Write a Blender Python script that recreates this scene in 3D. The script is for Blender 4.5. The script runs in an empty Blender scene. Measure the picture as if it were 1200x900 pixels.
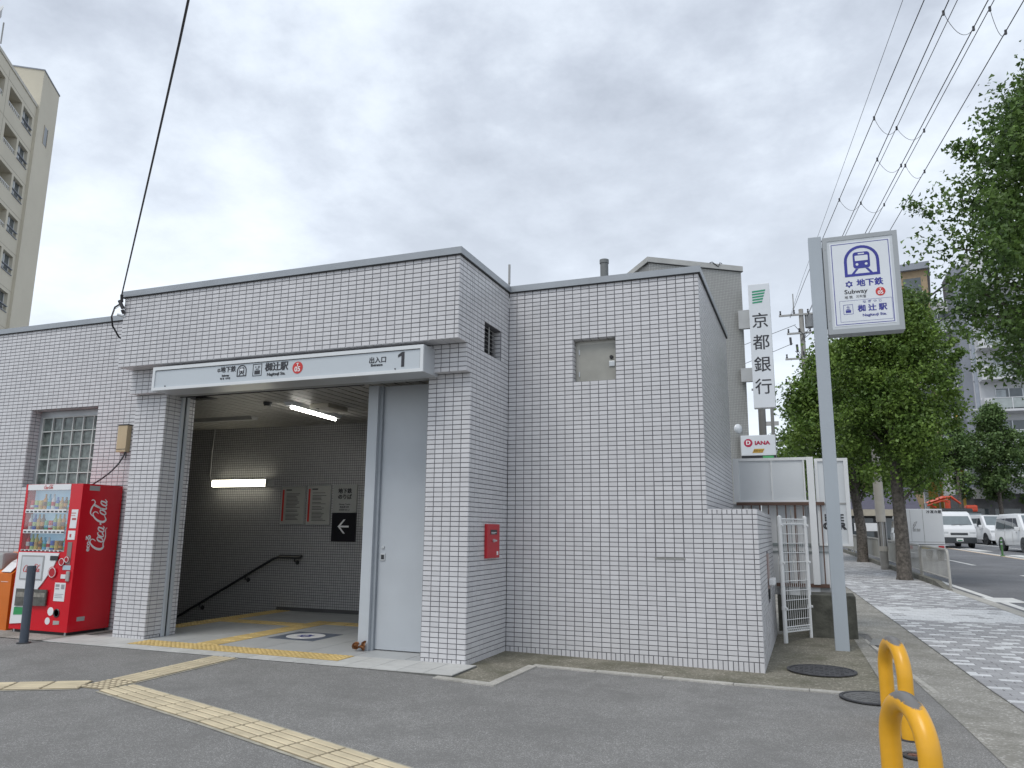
import bpy, bmesh, math, random
import numpy as np
from mathutils import Vector, Matrix
random.seed(7); RNG = np.random.default_rng(11)
SC = bpy.context.scene; COL = SC.collection
R = math.radians

# ------------------------------------------------------------------ camera
CAM = Vector((3.238, -8.2732, 1.3745)); PITCH, YAW, ROLL = .189, -.3682, .0095
cam = bpy.data.cameras.new('camera'); co = bpy.data.objects.new('camera', cam); COL.objects.link(co)
cam.sensor_width = 36; cam.lens = 891.565 / 1200 * 36; cam.clip_end = 2000; cam.clip_start = .05
f_ = Vector((math.sin(YAW) * math.cos(PITCH), math.cos(YAW) * math.cos(PITCH), math.sin(PITCH)))
r_ = Vector((math.cos(YAW), -math.sin(YAW), 0)); u_ = r_.cross(f_)
r2 = math.cos(ROLL) * r_ + math.sin(ROLL) * u_; u2 = -math.sin(ROLL) * r_ + math.cos(ROLL) * u_
m = Matrix((r2, u2, -f_)).transposed().to_4x4(); m.translation = CAM; co.matrix_world = m
SC.camera = co
SC.view_settings.view_transform = 'Standard'; SC.view_settings.look = 'None'
SC.view_settings.exposure = 0.5; SC.view_settings.gamma = 1
SC.render.resolution_x = 1024; SC.render.resolution_y = 768
SC.cycles.max_bounces = 6; SC.cycles.diffuse_bounces = 3; SC.cycles.glossy_bounces = 3
SC.cycles.use_denoising = True

# ------------------------------------------------------------------ world (overcast) and sun
SUN_EL, SUN_AZ = R(58), R(200)      # azimuth clockwise from +Y
W = bpy.data.worlds.new('World'); SC.world = W; W.use_nodes = True
nt = W.node_tree; nt.nodes.clear(); N = nt.nodes.new; L = nt.links.new
out = N('ShaderNodeOutputWorld'); mix = N('ShaderNodeMixShader'); bg1 = N('ShaderNodeBackground'); bg2 = N('ShaderNodeBackground')
sky = N('ShaderNodeTexSky'); sky.sky_type = 'NISHITA'; sky.sun_disc = False; sky.sun_elevation = SUN_EL; sky.sun_rotation = SUN_AZ
bg1.inputs['Strength'].default_value = .1; L(sky.outputs[0], bg1.inputs['Color'])
tc = N('ShaderNodeTexCoord'); sep = N('ShaderNodeSeparateXYZ'); L(tc.outputs['Generated'], sep.inputs[0])
# project the view direction on a cloud plane: (x, y) / (z + .25)
zc = N('ShaderNodeMath'); zc.operation = 'MAXIMUM'; zc.inputs[1].default_value = 0.0; L(sep.outputs[2], zc.inputs[0])
za = N('ShaderNodeMath'); za.operation = 'ADD'; za.inputs[1].default_value = .22; L(zc.outputs[0], za.inputs[0])
dx = N('ShaderNodeMath'); dx.operation = 'DIVIDE'; L(sep.outputs[0], dx.inputs[0]); L(za.outputs[0], dx.inputs[1])
dy = N('ShaderNodeMath'); dy.operation = 'DIVIDE'; L(sep.outputs[1], dy.inputs[0]); L(za.outputs[0], dy.inputs[1])
cmb = N('ShaderNodeCombineXYZ'); L(dx.outputs[0], cmb.inputs[0]); L(dy.outputs[0], cmb.inputs[1])
mp = N('ShaderNodeMapping'); mp.inputs['Location'].default_value = (.6, 2.4, .4); mp.inputs['Scale'].default_value = (1, 1, 1); L(cmb.outputs[0], mp.inputs[0])
n1 = N('ShaderNodeTexNoise'); n1.inputs['Scale'].default_value = 1.25; n1.inputs['Detail'].default_value = 7; n1.inputs['Roughness'].default_value = .52; n1.inputs['Distortion'].default_value = .35; L(mp.outputs[0], n1.inputs['Vector'])
n2 = N('ShaderNodeTexNoise'); n2.inputs['Scale'].default_value = 4.2; n2.inputs['Detail'].default_value = 8; n2.inputs['Roughness'].default_value = .6; L(mp.outputs[0], n2.inputs['Vector'])
mxn = N('ShaderNodeMix'); mxn.data_type = 'FLOAT'; mxn.inputs[0].default_value = .34; L(n1.outputs['Fac'], mxn.inputs[2]); L(n2.outputs['Fac'], mxn.inputs[3])
cr = N('ShaderNodeValToRGB'); L(mxn.outputs[0], cr.inputs[0])
e = cr.color_ramp.elements
e[0].position = .37; e[0].color = (.83, .89, .96, 1); e[1].position = .61; e[1].color = (.40, .44, .51, 1)
q = cr.color_ramp.elements.new(.45); q.color = (.69, .75, .83, 1)
q = cr.color_ramp.elements.new(.52); q.color = (.54, .59, .67, 1)
# a brighter sky low down, as under a thin high overcast
mr = N('ShaderNodeMapRange'); mr.inputs['From Min'].default_value = .05; mr.inputs['From Max'].default_value = .55; mr.inputs['To Min'].default_value = .80; mr.inputs['To Max'].default_value = 0.0; L(sep.outputs[2], mr.inputs['Value'])
mxc = N('ShaderNodeMix'); mxc.data_type = 'RGBA'; L(mr.outputs[0], mxc.inputs['Factor']); L(cr.outputs[0], mxc.inputs[6]); mxc.inputs[7].default_value = (.80, .86, .93, 1)
L(mxc.outputs[2], bg2.inputs['Color']); bg2.inputs['Strength'].default_value = .93
mix.inputs[0].default_value = .9; L(bg1.outputs[0], mix.inputs[1]); L(bg2.outputs[0], mix.inputs[2]); L(mix.outputs[0], out.inputs[0])
sl = bpy.data.lights.new('sun', 'SUN'); sl.energy = 1.1; sl.angle = R(25); sl.color = (1, .97, .92)
so = bpy.data.objects.new('sun', sl); COL.objects.link(so)
sd = Vector((math.sin(SUN_AZ) * math.cos(SUN_EL), math.cos(SUN_AZ) * math.cos(SUN_EL), math.sin(SUN_EL)))
so.rotation_euler = sd.to_track_quat('Z', 'Y').to_euler(); so.location = (0, -10, 30)

# ------------------------------------------------------------------ materials
MATS = {}
def mat(name, col, rough=.6, metal=0, var=.08, vscale=3, bump=0, bscale=60, isl=0, emis=None, estr=0, spec=.5, col2=None, dirt=0, dcol=(.12, .11, .09), alpha=None, trans=0, objrand=0, detail=5):
    if name in MATS: return MATS[name]
    m = bpy.data.materials.new(name); m.use_nodes = True; t = m.node_tree; b = t.nodes['Principled BSDF']
    N = t.nodes.new; L = t.links.new
    b.inputs['Roughness'].default_value = rough; b.inputs['Metallic'].default_value = metal
    b.inputs['Specular IOR Level'].default_value = spec
    tc = N('ShaderNodeTexCoord'); geo = N('ShaderNodeNewGeometry')
    pos = geo.outputs['Position']
    nz = N('ShaderNodeTexNoise'); nz.inputs['Scale'].default_value = vscale; nz.inputs['Detail'].default_value = detail; L(pos, nz.inputs['Vector'])
    mx = N('ShaderNodeMix'); mx.data_type = 'RGBA'
    c2 = col2 if col2 else tuple(min(1, c * (1 + var)) for c in col); c1 = col if col2 else tuple(c * (1 - var) for c in col)
    mx.inputs[6].default_value = (*c1, 1); mx.inputs[7].default_value = (*c2, 1)
    ct = N('ShaderNodeMapRange'); ct.inputs['From Min'].default_value = .32; ct.inputs['From Max'].default_value = .68; L(nz.outputs['Fac'], ct.inputs['Value'])
    L(ct.outputs[0], mx.inputs['Factor']); c = mx.outputs[2]
    if isl or objrand:
        oi = N('ShaderNodeObjectInfo'); ad = N('ShaderNodeMath'); ad.operation = 'ADD'; L(geo.outputs['Random Per Island'], ad.inputs[0]); L(oi.outputs['Random'], ad.inputs[1])
        fr = N('ShaderNodeMath'); fr.operation = 'FRACT'; L(ad.outputs[0], fr.inputs[0])
        r = N('ShaderNodeMapRange'); v = isl or objrand; r.inputs['To Min'].default_value = 1 - v; r.inputs['To Max'].default_value = 1 + v; L(fr.outputs[0], r.inputs['Value'])
        mu = N('ShaderNodeVectorMath'); mu.operation = 'SCALE'; L(c, mu.inputs[0]); L(r.outputs[0], mu.inputs['Scale']); c = mu.outputs[0]
    if dirt:
        n2 = N('ShaderNodeTexNoise'); n2.inputs['Scale'].default_value = 1.3; n2.inputs['Detail'].default_value = 9; n2.inputs['Roughness'].default_value = .7; L(pos, n2.inputs['Vector'])
        r = N('ShaderNodeMapRange'); r.inputs['From Min'].default_value = .52; r.inputs['From Max'].default_value = .75; r.inputs['To Max'].default_value = dirt; L(n2.outputs['Fac'], r.inputs['Value'])
        m2 = N('ShaderNodeMix'); m2.data_type = 'RGBA'; m2.inputs[7].default_value = (*dcol, 1); L(c, m2.inputs[6]); L(r.outputs[0], m2.inputs['Factor']); c = m2.outputs[2]
    L(c, b.inputs['Base Color'])
    if bump:
        n3 = N('ShaderNodeTexNoise'); n3.inputs['Scale'].default_value = bscale; n3.inputs['Detail'].default_value = 3; L(pos, n3.inputs['Vector'])
        bp = N('ShaderNodeBump'); bp.inputs['Strength'].default_value = bump; bp.inputs['Distance'].default_value = .01; L(n3.outputs['Fac'], bp.inputs['Height']); L(bp.outputs[0], b.inputs['Normal'])
    if emis:
        b.inputs['Emission Color'].default_value = (*emis, 1); b.inputs['Emission Strength'].default_value = estr
    if trans: b.inputs['Transmission Weight'].default_value = trans
    if alpha is not None: b.inputs['Alpha'].default_value = alpha
    MATS[name] = m; return m

def speckle(name, base, grains, scale, bump=.5, stain=None, vs=.6, lo=.6, var=.2):
    """asphalt / exposed aggregate: base colour, grain colours and wide soft stains"""
    if name in MATS: return MATS[name]
    m = bpy.data.materials.new(name); m.use_nodes = True; t = m.node_tree; b = t.nodes['Principled BSDF']; N = t.nodes.new; L = t.links.new
    b.inputs['Roughness'].default_value = .88; b.inputs['Specular IOR Level'].default_value = .3
    pos = N('ShaderNodeNewGeometry').outputs['Position']
    vo = N('ShaderNodeTexVoronoi'); vo.inputs['Scale'].default_value = scale; L(pos, vo.inputs['Vector'])
    sp = N('ShaderNodeSeparateColor'); L(vo.outputs['Color'], sp.inputs[0])
    cr = N('ShaderNodeValToRGB'); L(sp.outputs[0], cr.inputs[0]); e = cr.color_ramp.elements
    e[0].color = (*base, 1); e[0].position = lo; e[1].color = (*grains[0], 1); e[1].position = 1
    if len(grains) > 1: q = cr.color_ramp.elements.new((lo + 1) / 2); q.color = (*grains[1], 1)
    n = N('ShaderNodeTexNoise'); n.inputs['Scale'].default_value = vs; n.inputs['Detail'].default_value = 8; n.inputs['Roughness'].default_value = .65; L(pos, n.inputs['Vector'])
    r = N('ShaderNodeMapRange'); r.inputs['From Min'].default_value = .3; r.inputs['From Max'].default_value = .7; r.inputs['To Min'].default_value = 1 - var; r.inputs['To Max'].default_value = 1 + var; L(n.outputs['Fac'], r.inputs['Value'])
    mu = N('ShaderNodeVectorMath'); mu.operation = 'SCALE'; L(cr.outputs[0], mu.inputs[0]); L(r.outputs[0], mu.inputs['Scale']); c = mu.outputs[0]
    if stain:
        n2 = N('ShaderNodeTexNoise'); n2.inputs['Scale'].default_value = 2.2; n2.inputs['Detail'].default_value = 9; n2.inputs['Roughness'].default_value = .72; L(pos, n2.inputs['Vector'])
        r2 = N('ShaderNodeMapRange'); r2.inputs['From Min'].default_value = .45; r2.inputs['From Max'].default_value = .68; r2.inputs['To Max'].default_value = .8; L(n2.outputs['Fac'], r2.inputs['Value'])
        mx = N('ShaderNodeMix'); mx.data_type = 'RGBA'; L(r2.outputs[0], mx.inputs['Factor']); L(c, mx.inputs[6]); mx.inputs[7].default_value = (*stain, 1); c = mx.outputs[2]
    L(c, b.inputs['Base Color'])
    bp = N('ShaderNodeBump'); bp.inputs['Strength'].default_value = bump; bp.inputs['Distance'].default_value = .004; L(vo.outputs['Distance'], bp.inputs['Height']); L(bp.outputs[0], b.inputs['Normal'])
    MATS[name] = m; return m

def gridmat(name, col, joint, pitch, jw, rough=.35, var=.06, plane='XZ'):
    """small square mosaic too fine to build: joints with relief (brick texture in metres)"""
    if name in MATS: return MATS[name]
    m = bpy.data.materials.new(name); m.use_nodes = True; t = m.node_tree; b = t.nodes['Principled BSDF']; N = t.nodes.new; L = t.links.new
    b.inputs['Roughness'].default_value = rough
    pos = N('ShaderNodeTexCoord').outputs['Object']; sp = N('ShaderNodeSeparateXYZ'); L(pos, sp.inputs[0]); cb = N('ShaderNodeCombineXYZ')
    a, c_ = {'XZ': (0, 2), 'YZ': (1, 2), 'XY': (0, 1)}[plane]
    L(sp.outputs[a], cb.inputs[0]); L(sp.outputs[c_], cb.inputs[1])
    br = N('ShaderNodeTexBrick'); br.offset = 0; br.inputs['Scale'].default_value = 1; br.inputs['Brick Width'].default_value = pitch; br.inputs['Row Height'].default_value = pitch if plane != 'XY' else pitch
    br.inputs['Mortar Size'].default_value = jw; br.inputs['Mortar Smooth'].default_value = .2; br.inputs['Bias'].default_value = 0
    br.inputs['Color1'].default_value = (*[c * (1 - var) for c in col], 1); br.inputs['Color2'].default_value = (*[c * (1 + var) for c in col], 1); br.inputs['Mortar'].default_value = (*joint, 1)
    L(cb.outputs[0], br.inputs['Vector']); L(br.outputs['Color'], b.inputs['Base Color'])
    bp = N('ShaderNodeBump'); bp.invert = True; bp.inputs['Strength'].default_value = .5; bp.inputs['Distance'].default_value = .003; L(br.outputs['Fac'], bp.inputs['Height']); L(bp.outputs[0], b.inputs['Normal'])
    MATS[name] = m; return m

M_tile = mat('glazed_tile', (.60, .594, .605), rough=.32, var=.035, vscale=.7, isl=.055, dirt=.10, dcol=(.40, .38, .36))
M_grout = mat('dark_grout', (.135, .135, .145), rough=.9, var=.2, vscale=4, bump=.3)
M_coping = mat('coping_metal', (.33, .35, .37), rough=.38, metal=.35, var=.06, dirt=.25, dcol=(.24, .24, .24))
M_black = mat('black_rubber', (.02, .02, .022), rough=.6)
M_steelp = mat('painted_steel_bluegrey', (.46, .49, .52), rough=.35, var=.03, dirt=.12, dcol=(.33, .35, .37))
M_post = mat('post_paint', (.385, .425, .46), rough=.38, var=.04, vscale=1.2, dirt=.15, dcol=(.28, .31, .33))
M_alu = mat('aluminium', (.55, .57, .58), rough=.35, metal=.5, var=.05)
M_signw = mat('sign_acrylic', (.70, .73, .76), rough=.22, var=.02, dirt=.1, dcol=(.6, .6, .58))
M_signg = mat('sign_acrylic_grey', (.50, .54, .57), rough=.22, var=.03, vscale=1.5)
M_ink = mat('black_print', (.03, .03, .035), rough=.4)
M_navy = mat('navy_print', (.035, .04, .28), rough=.4)
M_redp = mat('red_print', (.55, .035, .03), rough=.4)
M_whitep = mat('white_print', (.8, .8, .8), rough=.4)
M_ceil = mat('ceiling_slat', (.34, .33, .31), rough=.5, var=.08, vscale=5)
M_mosaic = gridmat('interior_mosaic', (.43, .425, .425), (.10, .10, .10), .04, .004)
M_mosaicy = gridmat('interior_mosaic_side', (.43, .425, .425), (.10, .10, .10), .04, .004, plane='YZ')
M_bankm = gridmat('bank_mosaic', (.43, .43, .41), (.24, .24, .23), .045, .006, rough=.5)
M_floor = mat('floor_granite_tile', (.40, .41, .41), rough=.5, var=.05, vscale=6, isl=.06, bump=.08, bscale=200, dirt=.25, dcol=(.3, .3, .28))
M_thr = mat('threshold_granite', (.50, .50, .48), rough=.6, var=.06, vscale=8, isl=.06, dirt=.35, dcol=(.36, .35, .31))
M_yel = mat('yellow_tactile', (.60, .44, .18), rough=.6, var=.1, vscale=6, isl=.06, dirt=.3, dcol=(.45, .36, .2))
M_yelw = mat('weathered_tactile', (.56, .48, .33), rough=.75, var=.12, vscale=5, isl=.07, dirt=.5, dcol=(.42, .38, .30), bump=.15, bscale=120)
M_groove = mat('tactile_groove', (.30, .25, .17), rough=.85, var=.2, vscale=9)
M_yelb = mat('yellow_tactile_base', (.50, .355, .13), rough=.7, var=.1, vscale=6)
M_asph = speckle('asphalt_lot', (.186, .183, .176), [(.40, .395, .38), (.26, .257, .25)], 190, stain=(.165, .162, .156), var=.10)
M_road = speckle('asphalt_road', (.145, .15, .16), [(.28, .28, .28), (.19, .19, .20)], 120)
M_conc = speckle('rough_concrete', (.27, .26, .235), [(.46, .45, .42), (.33, .32, .29)], 70, stain=(.17, .165, .14), vs=.9)
M_concd = speckle('mossy_concrete', (.18, .17, .135), [(.36, .34, .29), (.23, .21, .17)], 70, stain=(.10, .10, .065), vs=1.5)
M_conc2 = speckle('kerb_concrete', (.40, .385, .35), [(.52, .50, .46), (.44, .43, .40)], 60, bump=.3, stain=(.30, .29, .26))
M_oldconc = mat('old_concrete', (.085, .085, .07), rough=.95, var=.4, vscale=7, bump=.6, bscale=25, dirt=.5, dcol=(.17, .17, .14))
M_paveg = mat('grey_paver', (.33, .33, .34), rough=.8, var=.08, vscale=2, isl=.10, bump=.2, bscale=150, dirt=.3, dcol=(.24, .24, .23))
M_pavew = mat('light_paver', (.60, .61, .62), rough=.75, var=.06, vscale=3, isl=.08, bump=.15, bscale=150, dirt=.2, dcol=(.42, .42, .4))
M_pavej = mat('paver_joint', (.13, .13, .12), rough=.95, var=.3, vscale=9)
M_wline = mat('road_paint_white', (.66, .66, .64), rough=.7, var=.1, vscale=5, dirt=.5, dcol=(.3, .3, .3))
M_oline = mat('road_paint_orange', (.60, .45, .30), rough=.7, var=.1, vscale=5, dirt=.3, dcol=(.3, .3, .3))
M_iron = mat('cast_iron', (.07, .07, .075), rough=.6, metal=.4, var=.3, vscale=20, bump=.5, bscale=80)
M_vred = mat('vending_red', (.60, .006, .018), rough=.22, var=.03, dirt=.1, dcol=(.35, .01, .015))
M_vwhite = mat('vending_white', (.74, .75, .76), rough=.25, var=.02)
M_black2 = mat('dark_plastic', (.03, .032, .035), rough=.35)
M_orange = mat('orange_plastic', (.62, .15, .012), rough=.4, var=.1, dirt=.15, dcol=(.5, .2, .06))
M_greyp = mat('grey_plastic', (.36, .36, .35), rough=.4)
M_bollard = mat('bollard_charcoal', (.06, .075, .10), rough=.5, var=.15, vscale=8)
M_yhoop = mat('hoop_yellow_paint', (.76, .385, .02), rough=.33, var=.07, vscale=7, dirt=.35, dcol=(.60, .28, .02))
M_wornhoop = mat('worn_steel_patch', (.14, .145, .15), rough=.45, metal=.5, var=.5, vscale=40, bump=.3)
M_brown = mat('brown_steel', (.12, .065, .045), rough=.5, var=.15)
M_wpaint = mat('white_panel_paint', (.76, .77, .77), rough=.45, var=.04, vscale=1.5, dirt=.15, dcol=(.5, .5, .48))
M_wpaint2 = mat('pale_sheet_panel', (.63, .655, .67), rough=.45, var=.05, vscale=1.2, dirt=.12, dcol=(.45, .46, .46))
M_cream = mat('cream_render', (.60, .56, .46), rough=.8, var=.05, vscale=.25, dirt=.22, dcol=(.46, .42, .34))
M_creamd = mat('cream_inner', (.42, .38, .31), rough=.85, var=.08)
M_glassd = mat('window_glass', (.10, .12, .13), rough=.06, var=.3, vscale=.6, spec=.8)
M_curtain = mat('pale_curtain', (.42, .46, .48), rough=.3, var=.25, vscale=2.5)
M_gblock = mat('glass_block', (.17, .205, .19), rough=.08, var=.5, vscale=11, trans=.35, spec=.8)
M_gback = mat('glass_block_backing', (.16, .18, .17), rough=.6)
M_mortar = mat('block_mortar', (.52, .55, .53), rough=.7)
M_beige = mat('meter_beige', (.50, .40, .25), rough=.5, var=.05)
M_ssteel = mat('dull_stainless', (.42, .41, .37), rough=.38, metal=.35, var=.12, vscale=5)
M_bark = mat('bark', (.13, .115, .10), rough=.95, var=.45, vscale=14, bump=1, bscale=30)
M_pole = mat('concrete_pole', (.34, .33, .31), rough=.85, var=.1, dirt=.3, dcol=(.2, .2, .18))
M_wire = mat('cable_black', (.045, .045, .05), rough=.6)
M_insul = mat('insulator_dark', (.05, .05, .055), rough=.3)
M_green = mat('green_print', (.03, .30, .16), rough=.5)
M_gold = mat('gold_print', (.55, .33, .04), rough=.4)
M_aptw = mat('apartment_white', (.64, .65, .67), rough=.7, var=.05, vscale=.3, dirt=.15, dcol=(.42, .42, .42))
M_aptg = mat('apartment_grey', (.26, .28, .32), rough=.75, var=.08, vscale=.4)
M_aptn = mat('balcony_glass', (.36, .40, .40), rough=.2, var=.1)
M_tan = mat('tan_wall', (.36, .27, .17), rough=.8, var=.1)
M_carw = mat('car_white', (.74, .75, .76), rough=.18, var=.01)
M_card = mat('car_dark', (.045, .05, .055), rough=.25)
M_carglass = mat('car_glass', (.05, .06, .065), rough=.05, spec=.9)
M_tyre = mat('tyre', (.025, .025, .025), rough=.85)
M_rim = mat('wheel_rim', (.45, .46, .47), rough=.3, metal=.7)
M_lampr = mat('tail_lamp_red', (.5, .02, .03), rough=.15)
M_lampc = mat('head_lamp_clear', (.55, .57, .58), rough=.1, spec=.8)
M_redo = mat('crane_red', (.55, .07, .03), rough=.4)
M_lit = mat('lit_tube', (.9, .9, .85), emis=(1, .98, .90), estr=16.0)
M_litw = mat('lit_wall_tube', (.9, .88, .75), emis=(1, .96, .78), estr=4.5)
M_dkgreen = mat('green_delineator', (.06, .16, .05), rough=.5)
M_leafdry = mat('dry_leaf', (.30, .13, .05), rough=.7, var=.5, vscale=60, isl=.4)
M_roofp = mat('purple_roof', (.075, .07, .10), rough=.6, var=.1)
def leafmat(name, a, b, v=.35):
    m = mat(name, a, rough=.45, col2=b, vscale=1.6, isl=v, spec=.35)
    p = m.node_tree.nodes['Principled BSDF']; p.inputs['Subsurface Weight'].default_value = 0
    t = m.node_tree; tr = t.nodes.new('ShaderNodeBsdfTranslucent'); mx = t.nodes.new('ShaderNodeMixShader'); mx.inputs[0].default_value = .28
    src = p.inputs['Base Color'].links[0].from_socket; t.links.new(src, tr.inputs['Color'])
    o = t.nodes['Material Output']; t.links.new(p.outputs[0], mx.inputs[1]); t.links.new(tr.outputs[0], mx.inputs[2]); t.links.new(mx.outputs[0], o.inputs[0])
    return m
M_leaf = leafmat('ginkgo_leaf', (.085, .155, .032), (.20, .30, .06))
M_leafn = leafmat('ginkgo_leaf_near', (.060, .115, .034), (.16, .25, .06), .4)
M_leafd = leafmat('zelkova_leaf', (.07, .125, .042), (.15, .23, .075))

# ------------------------------------------------------------------ ground height
def G(x, y):
    g = .055 * min(max((2.75 - x) / 3.5, 0), 1)
    if y > 0: g += .016 * min(y, 110) * min(max((x - 2.75) / .5, 0), 1)
    return g + .012 * max(min(0, y + 1.5), -8)

# ------------------------------------------------------------------ mesh helpers
class MB:
    def __init__(s): s.v = []; s.f = []; s.m = []
    def add(s, vs, fs, mi=0):
        o = len(s.v); s.v += [tuple(p) for p in vs]; s.f += [tuple(i + o for i in f) for f in fs]; s.m += [mi] * len(fs); return s
    def box(s, x0, x1, y0, y1, z0, z1, mi=0, M=None, taper=None):
        vs = [(x0, y0, z0), (x1, y0, z0), (x1, y1, z0), (x0, y1, z0), (x0, y0, z1), (x1, y0, z1), (x1, y1, z1), (x0, y1, z1)]
        if M: vs = [M @ Vector(p) for p in vs]
        return s.add(vs, [(0, 3, 2, 1), (4, 5, 6, 7), (0, 1, 5, 4), (1, 2, 6, 5), (2, 3, 7, 6), (3, 0, 4, 7)], mi)
    def bbox(s, x0, x1, y0, y1, z0, z1, b=.01, mi=0, M=None):
        """box with bevelled edges (chamfers)"""
        bm = bmesh.new(); bmesh.ops.create_cube(bm, size=1)
        for v in bm.verts: v.co = Vector(((x0 + x1) / 2 + v.co.x * (x1 - x0), (y0 + y1) / 2 + v.co.y * (y1 - y0), (z0 + z1) / 2 + v.co.z * (z1 - z0)))
        bmesh.ops.bevel(bm, geom=bm.edges[:], offset=b, segments=2, profile=.6, affect='EDGES')
        if M: bm.transform(M)
        s.frombm(bm, mi); return s
    def frombm(s, bm, mi=0):
        bm.verts.ensure_lookup_table(); s.add([v.co[:] for v in bm.verts], [[v.index for v in f.verts] for f in bm.faces], mi); bm.free()
    def tube(s, pts, r, n=8, mi=0, cap=True):
        pts = [Vector(p) for p in pts]; rs = r if isinstance(r, (list, tuple)) else [r] * len(pts); vs = []; fs = []
        prev = None
        for i, p in enumerate(pts):
            d = (pts[min(i + 1, len(pts) - 1)] - pts[max(i - 1, 0)]).normalized()
            if prev is None:
                a = d.orthogonal().normalized()
            else:
                a = (prev - d * prev.dot(d)).normalized()
            prev = a; b = d.cross(a)
            for k in range(n):
                t = 2 * math.pi * k / n; vs.append(p + (a * math.cos(t) + b * math.sin(t)) * rs[i])
        for i in range(len(pts) - 1):
            for k in range(n): fs.append((i * n + k, i * n + (k + 1) % n, (i + 1) * n + (k + 1) % n, (i + 1) * n + k))
        if cap: fs.append(tuple(range(n - 1, -1, -1))); fs.append(tuple((len(pts) - 1) * n + k for k in range(n)))
        return s.add(vs, fs, mi)
    def cyl(s, p0, p1, r, n=16, mi=0): return s.tube([p0, p1], r, n, mi)
    def prism(s, poly, d, mi=0):
        """poly: list of 3D points (planar), extruded by vector d"""
        n = len(poly); d = Vector(d); P = [Vector(p) for p in poly]; Q = [p + d for p in P]
        return s.add(P + Q, [tuple(range(n - 1, -1, -1)), tuple(range(n, 2 * n))] + [(i, (i + 1) % n, n + (i + 1) % n, n + i) for i in range(n)], mi)
    def sheet(s, a, b, c, d, nu, nv, zf, mi=0):
        """bilinear patch through four ground points a b c d (xy), z from zf"""
        vs = []; fs = []
        for j in range(nv + 1):
            for i in range(nu + 1):
                u, v = i / nu, j / nv
                x = (1 - v) * ((1 - u) * a[0] + u * b[0]) + v * ((1 - u) * d[0] + u * c[0]); y = (1 - v) * ((1 - u) * a[1] + u * b[1]) + v * ((1 - u) * d[1] + u * c[1])
                vs.append((x, y, zf(x, y)))
        for j in range(nv):
            for i in range(nu): k = j * (nu + 1) + i; fs.append((k, k + 1, k + nu + 2, k + nu + 1))
        return s.add(vs, fs, mi)
    def build(s, name, mats, parent=None, smooth=False, **props):
        me = bpy.data.meshes.new(name); me.from_pydata(s.v, [], s.f)
        if not isinstance(mats, (list, tuple)): mats = [mats]
        for m in mats: me.materials.append(m)
        if len(mats) > 1: me.polygons.foreach_set('material_index', s.m)
        if smooth: me.polygons.foreach_set('use_smooth', [True] * len(me.polygons)); 
        me.update(); bm = bmesh.new(); bm.from_mesh(me); bmesh.ops.recalc_face_normals(bm, faces=bm.faces[:]) if not props.pop('keepn', False) else None; bm.to_mesh(me); bm.free()
        if smooth == 'auto':
            for p in me.polygons: p.use_smooth = True
            me.set_sharp_from_angle(angle=R(35))
        return link(name, me, parent, **props)

def link(name, me, parent=None, **props):
    o = bpy.data.objects.new(name, me); COL.objects.link(o)
    if parent is not None: o.parent = parent
    for k, v in props.items():
        if v is not None: o[k] = v
    return o
def thing(name, label, category, loc=(0, 0, 0), rz=0, group=None):
    o = bpy.data.objects.new(name, None); COL.objects.link(o); o.location = loc; o.rotation_euler = (0, 0, rz); o.empty_display_size = .2
    o['label'] = label; o['category'] = category
    if group: o['group'] = group
    return o
def copy_tree(root, loc, rz, label, group=None):
    def cp(o, par):
        c = o.copy(); COL.objects.link(c); c.parent = par
        for ch in kids(o): cp(ch, c)
        return c
    c = cp(root, None); c.location = loc; c.rotation_euler = (0, 0, rz); c['label'] = label
    if group: c['group'] = group
    return c
def kids(o): return [c for c in bpy.data.objects if c.parent is o]

_fc = {}
def text(body, size, loc, mat_, parent, name='lettering', rot=(R(90), 0, 0), ext=.002, bold=0, sx=1, shear=0, align='CENTER', spacing=1, line=1, **props):
    c = bpy.data.curves.new('tmp', 'FONT'); c.body = body; c.size = size; c.extrude = ext; c.align_x = align; c.align_y = 'CENTER'
    c.shear = shear; c.space_character = spacing; c.space_line = line; c.resolution_u = 3
    t = bpy.data.objects.new('tmp', c); COL.objects.link(t); dg = bpy.context.evaluated_depsgraph_get(); dg.update()
    me = bpy.data.meshes.new_from_object(t.evaluated_get(dg)); bpy.data.objects.remove(t); bpy.data.curves.remove(c)
    if bold:
        bm = bmesh.new(); b = abs(bold)
        for k, (ox, oy) in enumerate(((-1, -.5), (1, -.5), (-1, .5), (1, .5))):
            t2 = me.copy(); t2.transform(Matrix.Translation((ox * b, oy * b, k * .00025))); bm.from_mesh(t2); bpy.data.meshes.remove(t2)
        bm.to_mesh(me); bm.free()
    me.materials.clear(); me.materials.append(mat_); me.name = name
    o = link(name, me, parent, **props); o.location = loc; o.rotation_euler = rot; o.scale = (sx, 1, 1)
    return o

def panel(mb, u0, u1, v0, v1, holes, put):
    """rectangle with rectangular holes, cut into rectangles put(u0,u1,v0,v1)"""
    us = sorted({u0, u1, *[c for h in holes for c in h[:2]]}); vs = sorted({v0, v1, *[c for h in holes for c in h[2:]]})
    for a, b in zip(us, us[1:]):
        if b - a < 1e-6 or a < u0 - 1e-6 or b > u1 + 1e-6: continue
        run = None
        for c, d in zip(vs, vs[1:]):
            if c < v0 - 1e-6 or d > v1 + 1e-6: continue
            inside = any(h[0] - 1e-6 <= a and b <= h[1] + 1e-6 and h[2] - 1e-6 <= c and d <= h[3] + 1e-6 for h in holes)
            if inside:
                if run: put(a, b, *run); run = None
            else: run = (run[0], d) if run else (c, d)
        if run: put(a, b, *run)

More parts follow.
